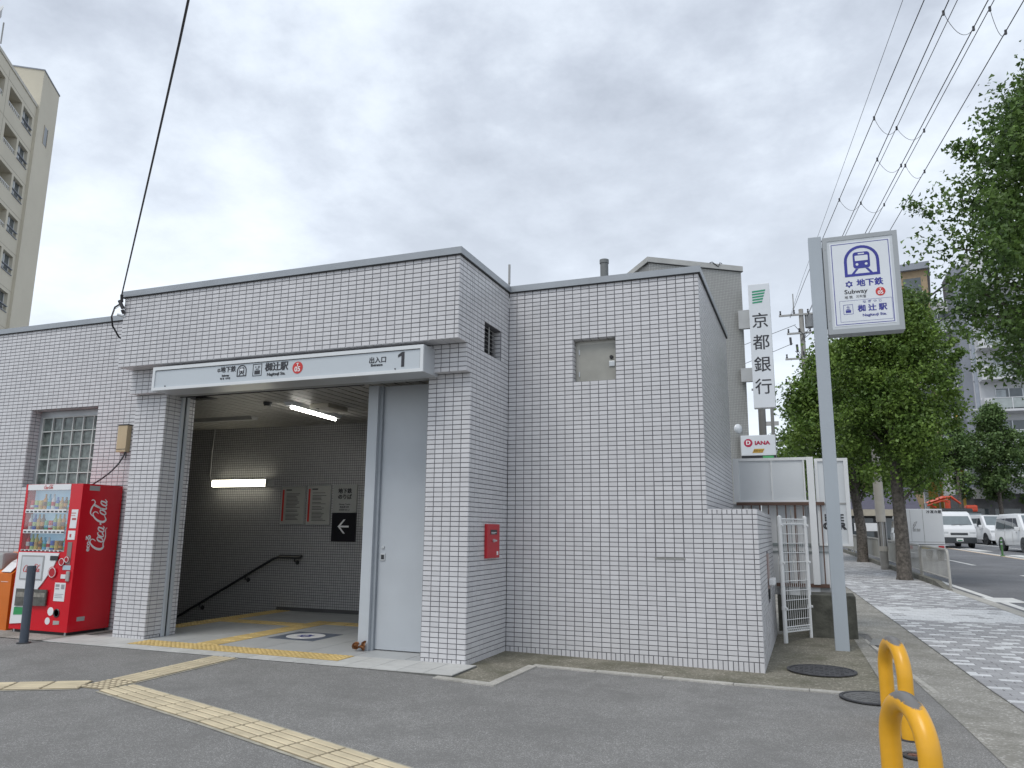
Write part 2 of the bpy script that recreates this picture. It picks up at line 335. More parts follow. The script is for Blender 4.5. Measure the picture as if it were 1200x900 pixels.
JT = .0068
def tile_mesh(w, h, d=.005, inset=.002):
    vs = [(0, 0, 0), (w, 0, 0), (w, h, 0), (0, h, 0), (inset, inset, d), (w - inset, inset, d), (w - inset, h - inset, d), (inset, h - inset, d)]
    return vs, [(4, 5, 6, 7), (0, 1, 5, 4), (1, 2, 6, 5), (2, 3, 7, 6), (3, 0, 4, 7)]
INDIV = []
def tiles(mb, O, U, V, u0, u1, v0, v1, pu=.1, pv=.05, uo=0, vo=0, holes=(), joint=JT, indiv=None, jit=.0006):
    """tiles standing on the plane through O spanned by U, V; normal = U x V. uo, vo: grid offsets"""
    O, U, V = Vector(O), Vector(U), Vector(V); Nn = U.cross(V)
    def cuts(a, b, p, o):
        k = math.floor((a - o) / p + 1e-6); r = [a]; 
        while True:
            k += 1; t = o + k * p
            if t >= b - 1e-4: break
            if t > a + 1e-4: r.append(t)
        return r + [b]
    cu, cv = cuts(u0, u1, pu, uo), cuts(v0, v1, pv, vo)
    for a, b in zip(cu, cu[1:]):
        if b - a < .012: continue
        for c, d in zip(cv, cv[1:]):
            if d - c < .012: continue
            mu, mv = (a + b) / 2, (c + d) / 2
            if any(h[0] < mu < h[1] and h[2] < mv < h[3] for h in holes): continue
            w, h_ = b - a - joint, d - c - joint
            base = O + U * (a + joint / 2) + V * (c + joint / 2) + Nn * random.uniform(-jit, jit)
            if indiv and indiv(mu, mv) and abs(w - (pu - joint)) < 1e-4 and abs(h_ - (pv - joint)) < 1e-4:
                INDIV.append((base, U, V, Nn)); continue
            vs, fs = tile_mesh(w, h_)
            tz = random.uniform(-jit, jit)
            mb.add([base + U * x + V * y + Nn * (z + (tz if x > w / 2 and z > 0 else 0)) for x, y, z in vs], fs)
def tri(x, y, z): return Vector((x, y, z))
X_, Y_, Z_ = Vector((1, 0, 0)), Vector((0, 1, 0)), Vector((0, 0, 1))

# ================================================================== GROUND
def grid_lines(lo, hi, near_lo, near_hi, step, extra):
    v = {round(near_lo + i * step, 4) for i in range(int((near_hi - near_lo) / step) + 1)} | set(extra)
    a = near_lo
    s = step
    while a > lo: s *= 1.5; a -= s; v.add(round(a, 3))
    a = near_hi; s = step
    while a < hi: s *= 1.5; a += s; v.add(round(a, 3))
    return sorted(v)
gx = grid_lines(-900, 900, -14, 12, .5, [2.75, 3.25, -.75, -10.2, -10.15, -4.90, -4.86]); gy = grid_lines(-900, 900, -12, 12, .5, [-1.5, 0, 110, -.37, -.345, 2.27, 2.30])
mb = MB(); nx = len(gx)
# the street frame: s along the road, t across it from the kerb line
SO = Vector((6.05, 10.92)); SU = Vector((-.0669, .9977)); SN = Vector((.9977, .0669))
def st(s, t): p = SO + SU * s + SN * t; return (p.x, p.y)
def tval(x, y): return (Vector((x, y)) - SO).dot(SN)
def base_z(x, y):
    z = G(x, y)
    t = tval(x, y)
    if t > -.05: z -= .30
    if -10.16 < x < -4.89 and -.35 < y < 2.28: z = -5.5      # the stairwell is cut out of the ground
    return z
for y in gy:
    for x in gx: mb.v.append((x, y, base_z(x, y)))
for j in range(len(gy) - 1):
    for i in range(nx - 1): k = j * nx + i; mb.f.append((k, k + 1, k + nx + 1, k + nx)); mb.m.append(0)
mb.build('ground', M_asph, kind='structure')

road = lambda x, y: G(x, y) - .12 + .012 * min(max(tval(x, y), 0), 5)
mb = MB()
def lane(t0, t1, s0, s1, dz, mbx, nt_=2, ns=60, zf=None):
    zf = zf or road
    mbx.sheet(st(s0, t0), st(s0, t1), st(s1, t1), st(s1, t0), nt_, ns, lambda x, y: zf(x, y) + dz)
lane(0.0, 16, -30, 20, 0, mb, 16, 100); lane(0.0, 16, 20, 140, 0, mb, 16, 60)
mb.build('road', M_road, kind='structure')
# painted lines
mb = MB(); lane(.55, .70, -25, 110, .004, mb, 1, 140); lane(.45, 1.05, -1.2, -.2, .0045, mb, 1, 4)
for k in range(-2, 14): lane(3.25, 3.40, k * 10 + 2.0, k * 10 + 7.0, .004, mb, 1, 10)
lane(6.35, 6.55, -25, 110, .004, mb, 1, 140); lane(9.6, 9.75, -25, 110, .004, mb, 1, 140)
for k in range(-3, 12): lane(6.75, 7.35, k * 8 + 1, k * 8 + 5, .004, mb, 1, 8)
mb.build('road_marking', M_wline, kind='structure')
mb = MB(); lane(6.15, 6.33, -25, 110, .0045, mb, 1, 140)
mb.build('road_marking', M_oline, kind='structure')
# far pavement beyond the road
mb = MB(); lane(16.0, 21, -30, 120, .13, mb, 2, 70); lane(15.999, 16.0, -30, 120, .0, mb, 1, 1)
mb.build('far_pavement', M_conc, kind='structure')

# near pavement: light concrete band, kerb, pavers
mb = MB(); mb.sheet(st(-19, -2.68), st(-19, -.10), st(95, -.10), st(95, -2.68), 5, 230, lambda x, y: G(x, y) + .004)
mb.build('pavement_concrete', M_conc, kind='structure')
mb = MB(); mb.sheet((2.75, -.62), (3.78, -.62), (3.70, 3.45), (2.75, 3.45), 6, 16, lambda x, y: G(x, y) + .004)
mb.sheet((-.0, -.66), (2.75, -.60), (2.75, .02), (-.0, .02), 10, 3, lambda x, y: G(x, y) + .004)
mb.sheet((-.0, -1.62), (.58, -1.66), (.60, -.66), (-.0, -.66), 4, 4, lambda x, y: G(x, y) + .004)
mb.build('rough_concrete_verge', M_concd, kind='structure')
mb = MB(); lane(-4.9, -2.68, -7.5, 60, .004, mb, 4, 130, G)
mb.build('side_lot', M_conc, kind='structure')
mb = MB(); mb.sheet((3.80, -.62), (3.98, -.62), (3.80, 2.9), (3.66, 3.4), 1, 12, lambda x, y: G(x, y) + .008)
mb.sheet((-6.9, -1.62), (-5.08, -1.62), (-5.08, -.62), (-7.3, -.62), 8, 4, lambda x, y: G(x, y) + .008)
mb.build('concrete_strip', M_conc, kind='structure')

pav = bpy.data.objects.new('paved_sidewalk', None); COL.objects.link(pav); pav['kind'] = 'structure'
mb = MB(); lane(-2.12, -.12, -19, 60, .009, mb, 4, 150, G); mb.build('paver_bed', M_pavej, pav)
PZ = lambda x, y: G(x, y) + .009
big = []; far = {0: MB(), 1: MB()}
def pavermesh(ws, wt):
    g = .004; i = .004; vs = [(g, g, 0), (wt - g, g, 0), (wt - g, ws - g, 0), (g, ws - g, 0), (g + i, g + i, .008), (wt - g - i, g + i, .008), (wt - g - i, ws - g - i, .008), (g + i, ws - g - i, .008)]
    return vs, [(4, 5, 6, 7), (0, 1, 5, 4), (1, 2, 6, 5), (2, 3, 7, 6), (3, 0, 4, 7)]
def put_paver(s0, t0, ws, wt, white, single):
    x, y = st(s0, t0)
    if single: big.append((x, y, ws, wt, white)); return
    vs, fs = pavermesh(ws, wt); off = random.uniform(-.0008, .0008)
    far[int(white)].add([(lambda p: (p[0], p[1], PZ(*p) + vz + off))(st(s0 + vy, t0 + vx)) for vx, vy, vz in vs], fs)
# transverse courses close to the camera, lengthwise ones farther on
s = -18.0; row = 0
while s < 22:
    crossw = s < -5.9
    ws, wt = (.10, .20) if not crossw else (.10, .20)
    off = (row % 2) * wt / 2; t = -2.12 - off + 1e-6; k = 0
    band = -6.2 < s < -4.1
    band2 = -1.0 < s < 1.8
    while t < -.13:
        a = max(t, -2.12); b = min(t + wt, -.12)
        if b - a > .03:
            if crossw: white = (row % 2 == 0 and (k * 2 + row) % 6 == 0 and random.random() < .92) or random.random() < (.03 if s < -9 else .10)
            elif band: white = random.random() < .9
            elif band2: white = random.random() < .35
            else: white = ((k + (row // 2) * 1) % 3 == 0 and row % 2 == 0 and random.random() < .92) or random.random() < (.03 if s < -6 else .12)
            put_paver(s, a, ws, b - a, white, -12.9 < s < -10.9)
        t += wt; k += 1
    s += ws; row += 1
print('pavers single', len(big))
for i in (0, 1): far[i].build('paver_field', [M_paveg, M_pavew][i], pav, kind='stuff')
pm = {}
for x, y, ws, wt, white in big[:300]:
    key = (round(wt, 3), white)
    if key not in pm:
        q = MB(); q.add(*pavermesh(ws, wt)); o = q.build('paver', [M_paveg, M_pavew][int(white)], pav); pm[key] = o.data
    else: o = link('paver', pm[key], pav)
    o.location = (x, y, PZ(x, y)); o.rotation_euler = (0, 0, math.atan2(SN.y, SN.x))
for x, y, ws, wt, white in big[300:]:
    q = far[int(white)]

# kerb stones along the road and the concrete ramp where it is dropped
mb = MB()
for k in range(0, 95):
    s0 = .0 + k
    def kz(s_, t_, top): x, y = st(s_, t_); return (x, y, G(x, y) + top)
    if k == 0: a, b = .012, .13
    else: a = b = .13
    g = .006
    vs = [kz(s0 + g, -.14, -.15), kz(s0 + g, .02, -.15), kz(s0 + 1 - g, .02, -.15), kz(s0 + 1 - g, -.14, -.15), kz(s0 + g, -.14, a), kz(s0 + g, .0, a), kz(s0 + 1 - g, .0, b), kz(s0 + 1 - g, -.14, b)]
    mb.add(vs, [(4, 5, 6, 7), (0, 1, 5, 4), (1, 2, 6, 5), (2, 3, 7, 6), (3, 0, 4, 7)])
mb.build('raised_kerb', mat('dark_kerb', (.17, .165, .14), rough=.9, var=.3, vscale=6, bump=.3, dirt=.4, dcol=(.08, .09, .05)), kind='structure')
mb = MB()
for k in range(-30, 0):
    for (ta, tb, da, db) in ((-.10, .12, .004, -.02), (.12, .42, -.02, -.10)):
        mb.sheet(st(k + .004, ta), st(k + .004, tb), st(k + .996, tb), st(k + .996, ta), 1, 2, lambda x, y, ta=ta, tb=tb, da=da, db=db: G(x, y) + .006 + da + (db - da) * (tval(x, y) - ta) / (tb - ta))
mb.sheet(st(0, -.0), st(0, .42), st(60, .42), st(60, -.0), 1, 90, lambda x, y: G(x, y) - .10)
mb.build('gutter_and_dropped_kerb', M_conc2, kind='structure')

# edging stones between asphalt lot and verge (each stone a part)
edge = bpy.data.objects.new('lot_edging', None); COL.objects.link(edge); edge['kind'] = 'structure'
def stones(p0, p1, w=.09, n=None, h=.012):
    p0, p1 = Vector(p0), Vector(p1); Lh = (p1 - p0).length; n = n or max(1, round(Lh / .6)); d = (p1 - p0) / n; nn = Vector((-d.y, d.x)).normalized() * w
    for i in range(n):
        a = p0 + d * i + d * .006; b = p0 + d * (i + 1) - d * .006; q = MB()
        P4 = [a, b, b + nn, a + nn]
        vs = [(p.x, p.y, G(p.x, p.y) - .05) for p in P4] + [(p.x, p.y, G(p.x, p.y) + h + random.uniform(-.002, .002)) for p in P4]
        q.add(vs, [(4, 5, 6, 7), (0, 1, 5, 4), (1, 2, 6, 5), (2, 3, 7, 6), (3, 0, 4, 7)]); q.build('edging_stone', M_conc2, edge)
stones((-.03, -1.74), (.60, -1.80)); stones((.60, -1.72), (.63, -.74), n=2); stones((.58, -.76), (3.80, -.74), n=5)
for a in range(-0, 3): pass
stones((3.78, 2.75), (4.17, -.35), w=.05, n=5, h=.006)

# threshold floor and the paving inside the entrance
fl = bpy.data.objects.new('entrance_floor', None); COL.objects.link(fl); fl['kind'] = 'structure'
FZ = .067
mb = MB(); mb.box(-4.87, -.3, -1.62, 2.25, -.12, FZ - .006); mb.box(-5.10, .12, -1.64, -1.08, -.12, FZ - .007)
mb.build('floor_bed', M_pavej, fl)
def slab(name, x0, x1, y0, y1, m_, z=FZ, th=.012, g=.002, parent=fl):
    q = MB(); i = .0015
    x0 += g; x1 -= g; y0 += g; y1 -= g
    vs = [(x0, y0, z - th), (x1, y0, z - th), (x1, y1, z - th), (x0, y1, z - th), (x0 + i, y0 + i, z), (x1 - i, y0 + i, z), (x1 - i, y1 - i, z), (x0 + i, y1 - i, z)]
    q.add(vs, [(4, 5, 6, 7), (0, 1, 5, 4), (1, 2, 6, 5), (2, 3, 7, 6), (3, 0, 4, 7)]); return q.build(name, m_, parent)
TAC = [(-4.05, -1.25, -1.42, -1.10, 'dot'), (-3.36, -3.06, -1.10, 1.28, 'bar'), (-4.57, -3.36, .66, .96, 'barx'), (-3.06, -1.50, .98, 1.28, 'barx'), (-4.87, -4.57, -.10, 2.25, 'dot')]
MATR = (-2.93, -2.27, -.40, .24)
def covered(x0, x1, y0, y1):
    cx, cy = (x0 + x1) / 2, (y0 + y1) / 2
    return False
# paving slabs with cut-outs for the tactile strips
HOL = [(a, b, c, d) for a, b, c, d, _ in TAC] + [MATR]
for i in range(8):
    for j in range(7):
        x0, x1 = max(-4.87 + i * .6, -4.87), min(-4.87 + (i + 1) * .6, -.3); y0, y1 = -1.08 + j * .6 - .02, min(-1.08 + (j + 1) * .6 - .02, 2.25)
        hs = [(max(h[0], x0), min(h[1], x1), max(h[2], y0), min(h[3], y1)) for h in HOL if h[0] < x1 and h[1] > x0 and h[2] < y1 and h[3] > y0]
        if y1 - y0 < .05 or x1 - x0 < .05: continue
        def put(a, b, c, d):
            if b - a > .015 and d - c > .015: slab('floor_slab', a, b, c, d, M_floor)
        panel(None, x0, x1, y0, y1, hs, put)
for i in range(18):
    x0, x1 = -5.10 + i * .29, min(-5.10 + (i + 1) * .29, .12)
    for y0, y1 in ((-1.64, -1.44), (-1.44, -1.08)):
        hs = [(max(h[0], x0), min(h[1], x1), max(h[2], y0), min(h[3], y1)) for h in HOL if h[0] < x1 and h[1] > x0 and h[2] < y1 and h[3] > y0]
        def put(a, b, c, d):
            if b - a > .015 and d - c > .015: slab('threshold_slab', a, b, c, d, M_thr, z=FZ - .001)
        panel(None, x0, x1, y0, y1, hs, put)
def tactile(mb, x0, x1, y0, y1, kind, z, n=5):
    g = .004; mb.box(x0 + g, x1 - g, y0 + g, y1 - g, z - .012, z, 1)
    w, h = x1 - x0, y1 - y0
    if kind == 'dot':
        for i in range(n):
            for j in range(n):
                cx, cy = x0 + w * (i + .5) / n, y0 + h * (j + .5) / n; r0, r1 = w / n * .34, w / n * .2
                vs = [(cx + r0 * math.cos(k * math.pi / 3), cy + r0 * math.sin(k * math.pi / 3), z) for k in range(6)] + [(cx + r1 * math.cos(k * math.pi / 3), cy + r1 * math.sin(k * math.pi / 3), z + .005) for k in range(6)]
                mb.add(vs, [(6, 7, 8, 9, 10, 11)] + [(k, (k + 1) % 6, 6 + (k + 1) % 6, 6 + k) for k in range(6)])
    else:
        for i in range(4):
            if kind == 'bar': c = x0 + w * (i + .5) / 4; a = (c - w * .095, c + w * .095, y0 + .012, y1 - .012)
            else: c = y0 + h * (i + .5) / 4; a = (x0 + .012, x1 - .012, c - h * .095, c + h * .095)
            i_ = .006; vs = [(a[0], a[2], z), (a[1], a[2], z), (a[1], a[3], z), (a[0], a[3], z), (a[0] + i_, a[2] + i_, z + .005), (a[1] - i_, a[2] + i_, z + .005), (a[1] - i_, a[3] - i_, z + .005), (a[0] + i_, a[3] - i_, z + .005)]
            mb.add(vs, [(4, 5, 6, 7), (0, 1, 5, 4), (1, 2, 6, 5), (2, 3, 7, 6), (3, 0, 4, 7)])
for x0, x1, y0, y1, k in TAC:
    nx_, ny_ = max(1, round((x1 - x0) / .31)), max(1, round((y1 - y0) / .31))
    for i in range(nx_):
        for j in range(ny_):
            q = MB(); tactile(q, x0 + (x1 - x0) * i / nx_, x0 + (x1 - x0) * (i + 1) / nx_, y0 + (y1 - y0) * j / ny_, y0 + (y1 - y0) * (j + 1) / ny_, k, FZ + .002)
            q.build('tactile_block', [M_yel, M_yelb], fl)
q = MB(); q.box(MATR[0] + .003, MATR[1] - .003, MATR[2] + .003, MATR[3] - .003, FZ - .01, FZ + .001)
floor_mat = q.build('floor_sign', mat('navy_floor_panel', (.10, .12, .16), rough=.5, var=.15), fl)
q = MB(); cx, cy = (MATR[0] + MATR[1]) / 2, (MATR[2] + MATR[3]) / 2
def ring(mb, c, r0, r1, z, n=40, th=.0015):
    vs = []; fs = []
    for k in range(n):
        a = 2 * math.pi * k / n
        for r, zz in ((r1, z), (r1, z + th), (r0, z + th), (r0, z)): vs.append((c[0] + r * math.cos(a), c[1] + r * math.sin(a), zz))
    for k in range(n):
        b = ((k + 1) % n) * 4; a = k * 4
        fs += [(a, b, b + 1, a + 1), (a + 1, b + 1, b + 2, a + 2), (a + 2, b + 2, b + 3, a + 3)]
    mb.add(vs, fs)
ring(q, (cx, cy), .02, .235, FZ + .002); q.build('white_disc', mat('floor_print_white', (.68, .68, .68), rough=.5), floor_mat)
text('❄', .26, (cx, cy, FZ + .006), M_ink, floor_mat, 'emblem', rot=(0, 0, 0), ext=.0008) if False else None
q = MB()
for k in range(2):
    a0 = k * math.pi / 3 + math.pi / 2
    tri_ = [(cx + .10 * math.cos(a0 + i * 2 * math.pi / 3), cy + .10 * math.sin(a0 + i * 2 * math.pi / 3)) for i in range(3)]
    for i in range(3):
        p, r = Vector(tri_[i]), Vector(tri_[(i + 1) % 3]); d = (r - p).normalized(); nn = Vector((-d.y, d.x)) * .012
        q.prism([(*(p - nn), FZ + .0045 + k * .0006), (*(r - nn), FZ + .0045 + k * .0006), (*(r + nn), FZ + .0045 + k * .0006), (*(p + nn), FZ + .0045 + k * .0006)], (0, 0, .0004))
q.build('emblem', M_navy, floor_mat)
# stairs going down to the left
st_ = bpy.data.objects.new('stairs', None); COL.objects.link(st_); st_['kind'] = 'structure'
for i in range(16):
    q = MB(); x1 = -4.87 - i * .30; q.box(x1 - .33, x1, -.38, 2.25, FZ - .16 * (i + 1) - .16, FZ - .16 * (i + 1)); q.build('stair_step', M_floor, st_)

# yellow guide strips across the lot
gs = bpy.data.objects.new('tactile_paving_strip', None); COL.objects.link(gs); gs['kind'] = 'structure'
def strip(p0, p1, n, kinds='bar', w=.30, m_=M_yelw):
    p0, p1 = Vector(p0), Vector(p1); d = (p1 - p0).normalized(); Ls = (p1 - p0).length / n; nn = Vector((-d.y, d.x))
    # margins of sealing compound
    q = MB(); a = p0 - nn * (w / 2 + .025); b = p1 - nn * (w / 2 + .025); c = p1 + nn * (w / 2 + .025); e_ = p0 + nn * (w / 2 + .025)
    q.sheet(a, b, c, e_, n, 1, lambda x, y: G(x, y) + .004); q.build('sealant_margin', mat('sealant', (.36, .34, .28), rough=.85, var=.2, vscale=12, dirt=.5, dcol=(.2, .2, .18)), gs)
    for i in range(n):
        k = kinds if isinstance(kinds, str) else kinds[i]; q = MB(); tactile(q, 0, Ls, 0, w, {'bar': 'barx', 'dot': 'dot'}[k], 0, 5)
        o = p0 + d * (Ls * i) - nn * (w / 2)
        vs = []
        for x, y, z in q.v: pt = o + d * x + nn * y; vs.append((pt.x, pt.y, G(pt.x, pt.y) + .010 + z))
        q.v = vs; q.build('tactile_tile', [m_, M_groove], gs)
strip((-2.44, -1.665), (-2.44, -2.93), 4); strip((-2.44, -2.94), (-2.44, -3.25), 1, 'dot', .31); strip((-2.26, -3.16), (3.65, -5.02), 20); strip((-5.53, -4.75), (-2.60, -3.17), 11)

# manhole covers and grate
def manhole(name, x, y, r, m_, label, cat='manhole'):
    t = thing(name, label, cat, (x, y, G(x, y) + .006))
    q = MB(); ring(q, (0, 0), r - .03, r, .005, 36, .008); q.build('rim', M_iron, t)
    q = MB(); n = 36; q.add([((r - .034) * math.cos(2 * math.pi * k / n), (r - .034) * math.sin(2 * math.pi * k / n), .010) for k in range(n)], [tuple(range(n))])
    for i in range(-6, 7):
        for j in range(-6, 7):
            a, b = i * r / 7, j * r / 7
            if math.hypot(a, b) < r - .06 and (i + j) % 2 == 0: q.box(a - .016, a + .016, b - .016, b + .016, .010, .014)
    q.build('cover_plate', m_, t); return t
manhole('manhole_cover', 3.27, .33, .33, M_iron, 'round dark iron cover on the rough concrete beside the tiled low wall', 'manhole')
manhole('manhole_cover', 3.66, -.86, .27, mat('iron_cover_worn', (.12, .12, .12), rough=.7, var=.25, vscale=15), 'round patterned cover at the edge of the asphalt behind the yellow hoops', 'manhole')
manhole('valve_cover', 3.775, -2.56, .075, mat('rusty_cover', (.16, .075, .055), rough=.7, var=.4, vscale=30), 'small round rusty valve cover seen through the nearer yellow hoop', 'valve cover')
t = thing('drain_grate', 'dark slotted drain grate in the gutter strip beside the concrete block', 'drain grate', (4.05, 2.55, G(4.05, 2.55)), R(-8))
q = MB(); q.box(-.19, .20, -.33, .33, -.05, .0)
q.build('grate_frame', M_iron, t)
for i in range(14): q = MB(); q.box(-.18, .19, -.31 + i * .044, -.285 + i * .044, .006, .010); q.build('grate_bar', M_greyp, t)

# ================================================================== STATION BUILDING
B = thing('subway_entrance_building', 'low flat-roofed subway entrance building clad in pale grey tiles', 'building')
TOP = 4.2; P1 = -1.087; P0 = -1.42; PB = -1.2; P3 = -.62
core = MB(); g = .005
DOORH = (.8, 1.3, 3.05, 3.55); LOUV = (-.75, -.25, 3.3, 3.65); WIN = (-7.15, -5.85, 1.9, 3.0); PATCH = (1.7, 2.0, 1.1, 1.9)
# right block front wall with access-hatch recess
panel(None, 0, 2.25, -.3, TOP, [DOORH], lambda a, b, c, d: core.box(a + (g if a < 1e-6 else 0), b - (g if b > 2.249 else 0), g, .16, c, d))
core.box(g, 2.25 - g, .1602, 3.1, -.3, TOP)
core.box(2.2502 - g, 2.75 - g, g, 3.1, -.3, 1.6)             # low wall
# side wall x=0 (thickness inwards) with louvre recess
panel(None, P1, -.0, -.3, TOP, [LOUV], lambda a, b, c, d: core.box(-.16, -g, a + (g if a < P1 + 1e-6 else 0), b + (g - .0003 if b > -1e-6 else 0), c, d) )
core.box(-.5, -.1602, P1 + g, -.2, -.3, 3.0)                      # right column
core.box(-.5, -.1602, P1 + g, 2.3, 3.0002, TOP - .2)
# band and fascia
core.box(-4.65, -g, PB + g, P1 + g - .0003, 3.0 + g, 3.3)
core.box(-4.65 + g, -g, P0 + g, P1 + g - .0004, 3.3 + g, TOP)
core.box(-4.65 + g, -.1602, P1 + g - .0002, -.2, TOP - .3, TOP)
core.box(-4.65 + g, -4.15 - g, P1 + g, -.60, -.3, 3.0)
core.box(-4.65 + g, -4.15 - g, P1 + g, -.60, 3.0003, TOP - .3003)
# left wall with window recess
panel(None, -13, -4.65 + g, -.3, TOP, [WIN], lambda a, b, c, d: core.box(a, b, P3 + g, -.38, c, d))
core.box(-13, -4.66, -.3798, 6, 3.6, TOP - .05)                      # roof slab
core.box(-4.659, -.161, -.199, 6, 3.6, TOP - .06)
core.build('wall_core', M_grout, B)
# tiles
tf = MB()
near = lambda u, v: u > 1.6 and v < 1.5
T = lambda *a, **k: tiles(tf, *a, **k)
T((0, g, 0), X_, Z_, 0, 2.25, 1.55, TOP, vo=0, holes=[DOORH, PATCH], indiv=near)
T((0, g, 0), X_, Z_, 0, 2.75, .1, 1.55, vo=0, holes=[PATCH], indiv=near)
T((0, g, 0), X_, Z_, 0, 2.75, -.0, .1, pu=.05, pv=.1)
T((0, g, 0), X_, Z_, 2.25, 2.75, 1.55, 1.6, pu=.05, pv=.05)
T((0, g - .002, 0), X_, Z_, PATCH[0] + .003, PATCH[1] - .003, PATCH[2], PATCH[3] - .003)
T((2.25 - g, 0, 0), Y_, Z_, 0, 3.1, 1.6, TOP, uo=.05)
T((2.75 - g, 0, 0), Y_, Z_, 0, 3.1, .1, 1.6, uo=.05, holes=[(1.35, 1.75, .55, 1.15)]); T((2.75 - g, 0, 0), Y_, Z_, 0, 3.1, 0, .1, pu=.05, pv=.1)
T((0, 0, 1.6), X_, Y_, 2.25, 2.75, 0, 3.1, pu=.1, pv=.05)
T((-g, 0, 0), Y_, Z_, P1, 0, .1, TOP, uo=P1 + .05, holes=[LOUV]); T((-g, 0, 0), Y_, Z_, P1, 0, 0, .1, pu=.05, pv=.1, uo=P1)
T((-g, 0, 0), Y_, Z_, P0, P1 - .001, 3.3, TOP, uo=P1 + .05); T((-g, 0, 0), Y_, Z_, PB, P1 - .001, 3.0, 3.3, uo=P1)
T((0, P1 + g, 0), X_, Z_, -.5, 0, .1, 3.0, uo=0); T((0, P1 + g, 0), X_, Z_, -.5, 0, 0, .1, pu=.05, pv=.1)
T((0, PB + g, 0), X_, Z_, -.5, 0, 3.0, 3.3); T((0, PB + g, 0), X_, Z_, -4.65, -3.95, 3.0, 3.3, uo=-.05)
T((0, P0 + g, 0), X_, Z_, -4.65, 0, 3.3, TOP, uo=-.05)
T((0, P0 + g, 3.3 + g), X_, -Y_, -4.65, 0, -.22 + .0, 0.0, pv=.1) if False else None
T((0, P1 + g, 0), X_, Z_, -4.65, -4.15, .1, 3.0, uo=-.05); T((0, P1 + g, 0), X_, Z_, -4.65, -4.15, 0, .1, pu=.05, pv=.1)
T((-4.15 - g, 0, 0), Y_, Z_, P1, -.60, .1, 3.0, uo=P1 + .05, holes=[(-.84, -.72, 0, 4)]); T((-4.15 - g, 0, 0), Y_, Z_, P1, -.6, FZ, .1, pu=.05, pv=.1, holes=[(-.84, -.72, 0, 4)])
T((0, P3 + g, 0), X_, Z_, -11.5, -4.66, .05, TOP, uo=-.05, holes=[WIN]); T((0, P3 + g, 0), X_, Z_, -11.5, -4.66, -.05, .05, pu=.05, pv=.1)
# soffits of the projecting courses: tiles seen from below
def under(x0, x1, y0, y1, z):
    n = round((x1 - x0) / .1)
    for i in range(n):
        a, b = x0 + (x1 - x0) * i / n + JT / 2, x0 + (x1 - x0) * (i + 1) / n - JT / 2
        vs, fs = tile_mesh(b - a, y1 - y0 - JT); tf.add([(a + x, y0 + JT / 2 + y, z - zz) for x, y, zz in vs], [f[::-1] for f in fs])
under(-4.65, 0, P0, PB, 3.3 + g); under(-.5, 0, PB, P1, 3.0 + g); under(-4.65, -4.0, PB, P1, 3.0 + g)
# reveals: hatch recess, louvre recess, window recess
T((DOORH[0] - .0, 0, 0), Y_, Z_, .008, .11, DOORH[2], DOORH[3], pu=.1); 
T((DOORH[0], 0, DOORH[3] - .0), X_, -Y_, 0, .5, -.11, -.008, pu=.1, pv=.1)
T((0, LOUV[1] + .004, 0), X_, Z_, -.125, -.003, LOUV[2], LOUV[3], pu=.12, uo=-.12)
T((WIN[0], 0, 0), Y_, Z_, P3 + .001, -.462, WIN[2], WIN[3], pu=.08, uo=P3)
T((0, 0, WIN[3]), X_, -Y_, WIN[0], WIN[1], .46, -P3 - .008, pu=.1)
tf.build('tile_field', M_tile, B, kind='stuff')
q = MB(); q.add(*tile_mesh(.1 - JT, .05 - JT)); ind = q.build('tile', M_tile, B, keepn=True); me0 = ind.data
print('indiv tiles', len(INDIV))
extra = INDIV[300:]; first = True
for base, U, V, Nn in INDIV[:300]:
    o = ind if first else link('tile', me0, B); first = False
    mt = Matrix((U, V, Nn)).transposed().to_4x4(); mt.translation = base; o.matrix_local = mt
if extra:
    q = MB()
    for base, U, V, Nn in extra:
        vs, fs = tile_mesh(.1 - JT, .05 - JT); q.add([base + U * x + V * y + Nn * z for x, y, z in vs], fs)
    q.build('tile_field', M_tile, B, kind='stuff')
# coping
cp = MB(); e1 = .025
def cop(x0, x1, y0, y1, z=TOP): cp.box(x0, x1, y0, y1, z, z + .075)
cop(-4.65 - e1, e1, P0 - e1, P0 + .2); cop(-.2, e1, P0 + .2002, -e1 - .0002); cop(-.2, 2.25 + e1, -e1, .2); cop(2.05, 2.25 + e1, .2002, 3.12)
cop(-13, -4.65 - e1 - .0005, P3 - e1, P3 + .2); cop(-4.65 - e1, -4.45, P0 + .2002, P3 + .3)
cp.build('coping', M_coping, B)
q = MB()
def drip(x0, x1, y0, y1): q.box(x0, x1, y0, y1, TOP - .012, TOP - .0005)
drip(-4.65 - .018, .018, P0 - .018, P0 + .1); drip(-.1, .018, P0 + .1002, -.0182); drip(-.1, 2.268, -.018, .1); drip(2.1, 2.268, .1002, 3.11); drip(-13, -4.67, P3 - .018, P3 + .1)
q.build('drip_edge', M_black, B)
# hatch door in recess
hd = MB(); hd.box(.803, 1.297, .10, .13, 3.053, 3.547); hatch = hd.build('hatch_frame', M_ssteel, B)
q = MB(); q.bbox(.86, 1.297, .086, .1, 3.058, 3.50, .003); q.build('hatch_door', mat('hatch_paint', (.34, .335, .30), rough=.4, var=.1, vscale=5, dirt=.3, dcol=(.27, .26, .23)), hatch)
q = MB(); q.cyl((1.235, .086, 3.33), (1.235, .074, 3.33), .022, 20); q.cyl((1.235, .074, 3.33), (1.235, .07, 3.33), .012, 16); q.build('lock', M_black, hatch)
q = MB(); q.bbox(1.205, 1.275, .074, .086, 3.22, 3.285, .006); q.build('handle', M_alu, hatch)
q = MB(); q.cyl((.852, .085, 3.12), (.852, .085, 3.18), .008); q.cyl((.852, .085, 3.38), (.852, .085, 3.44), .008); q.build('hinge', M_alu, hatch)
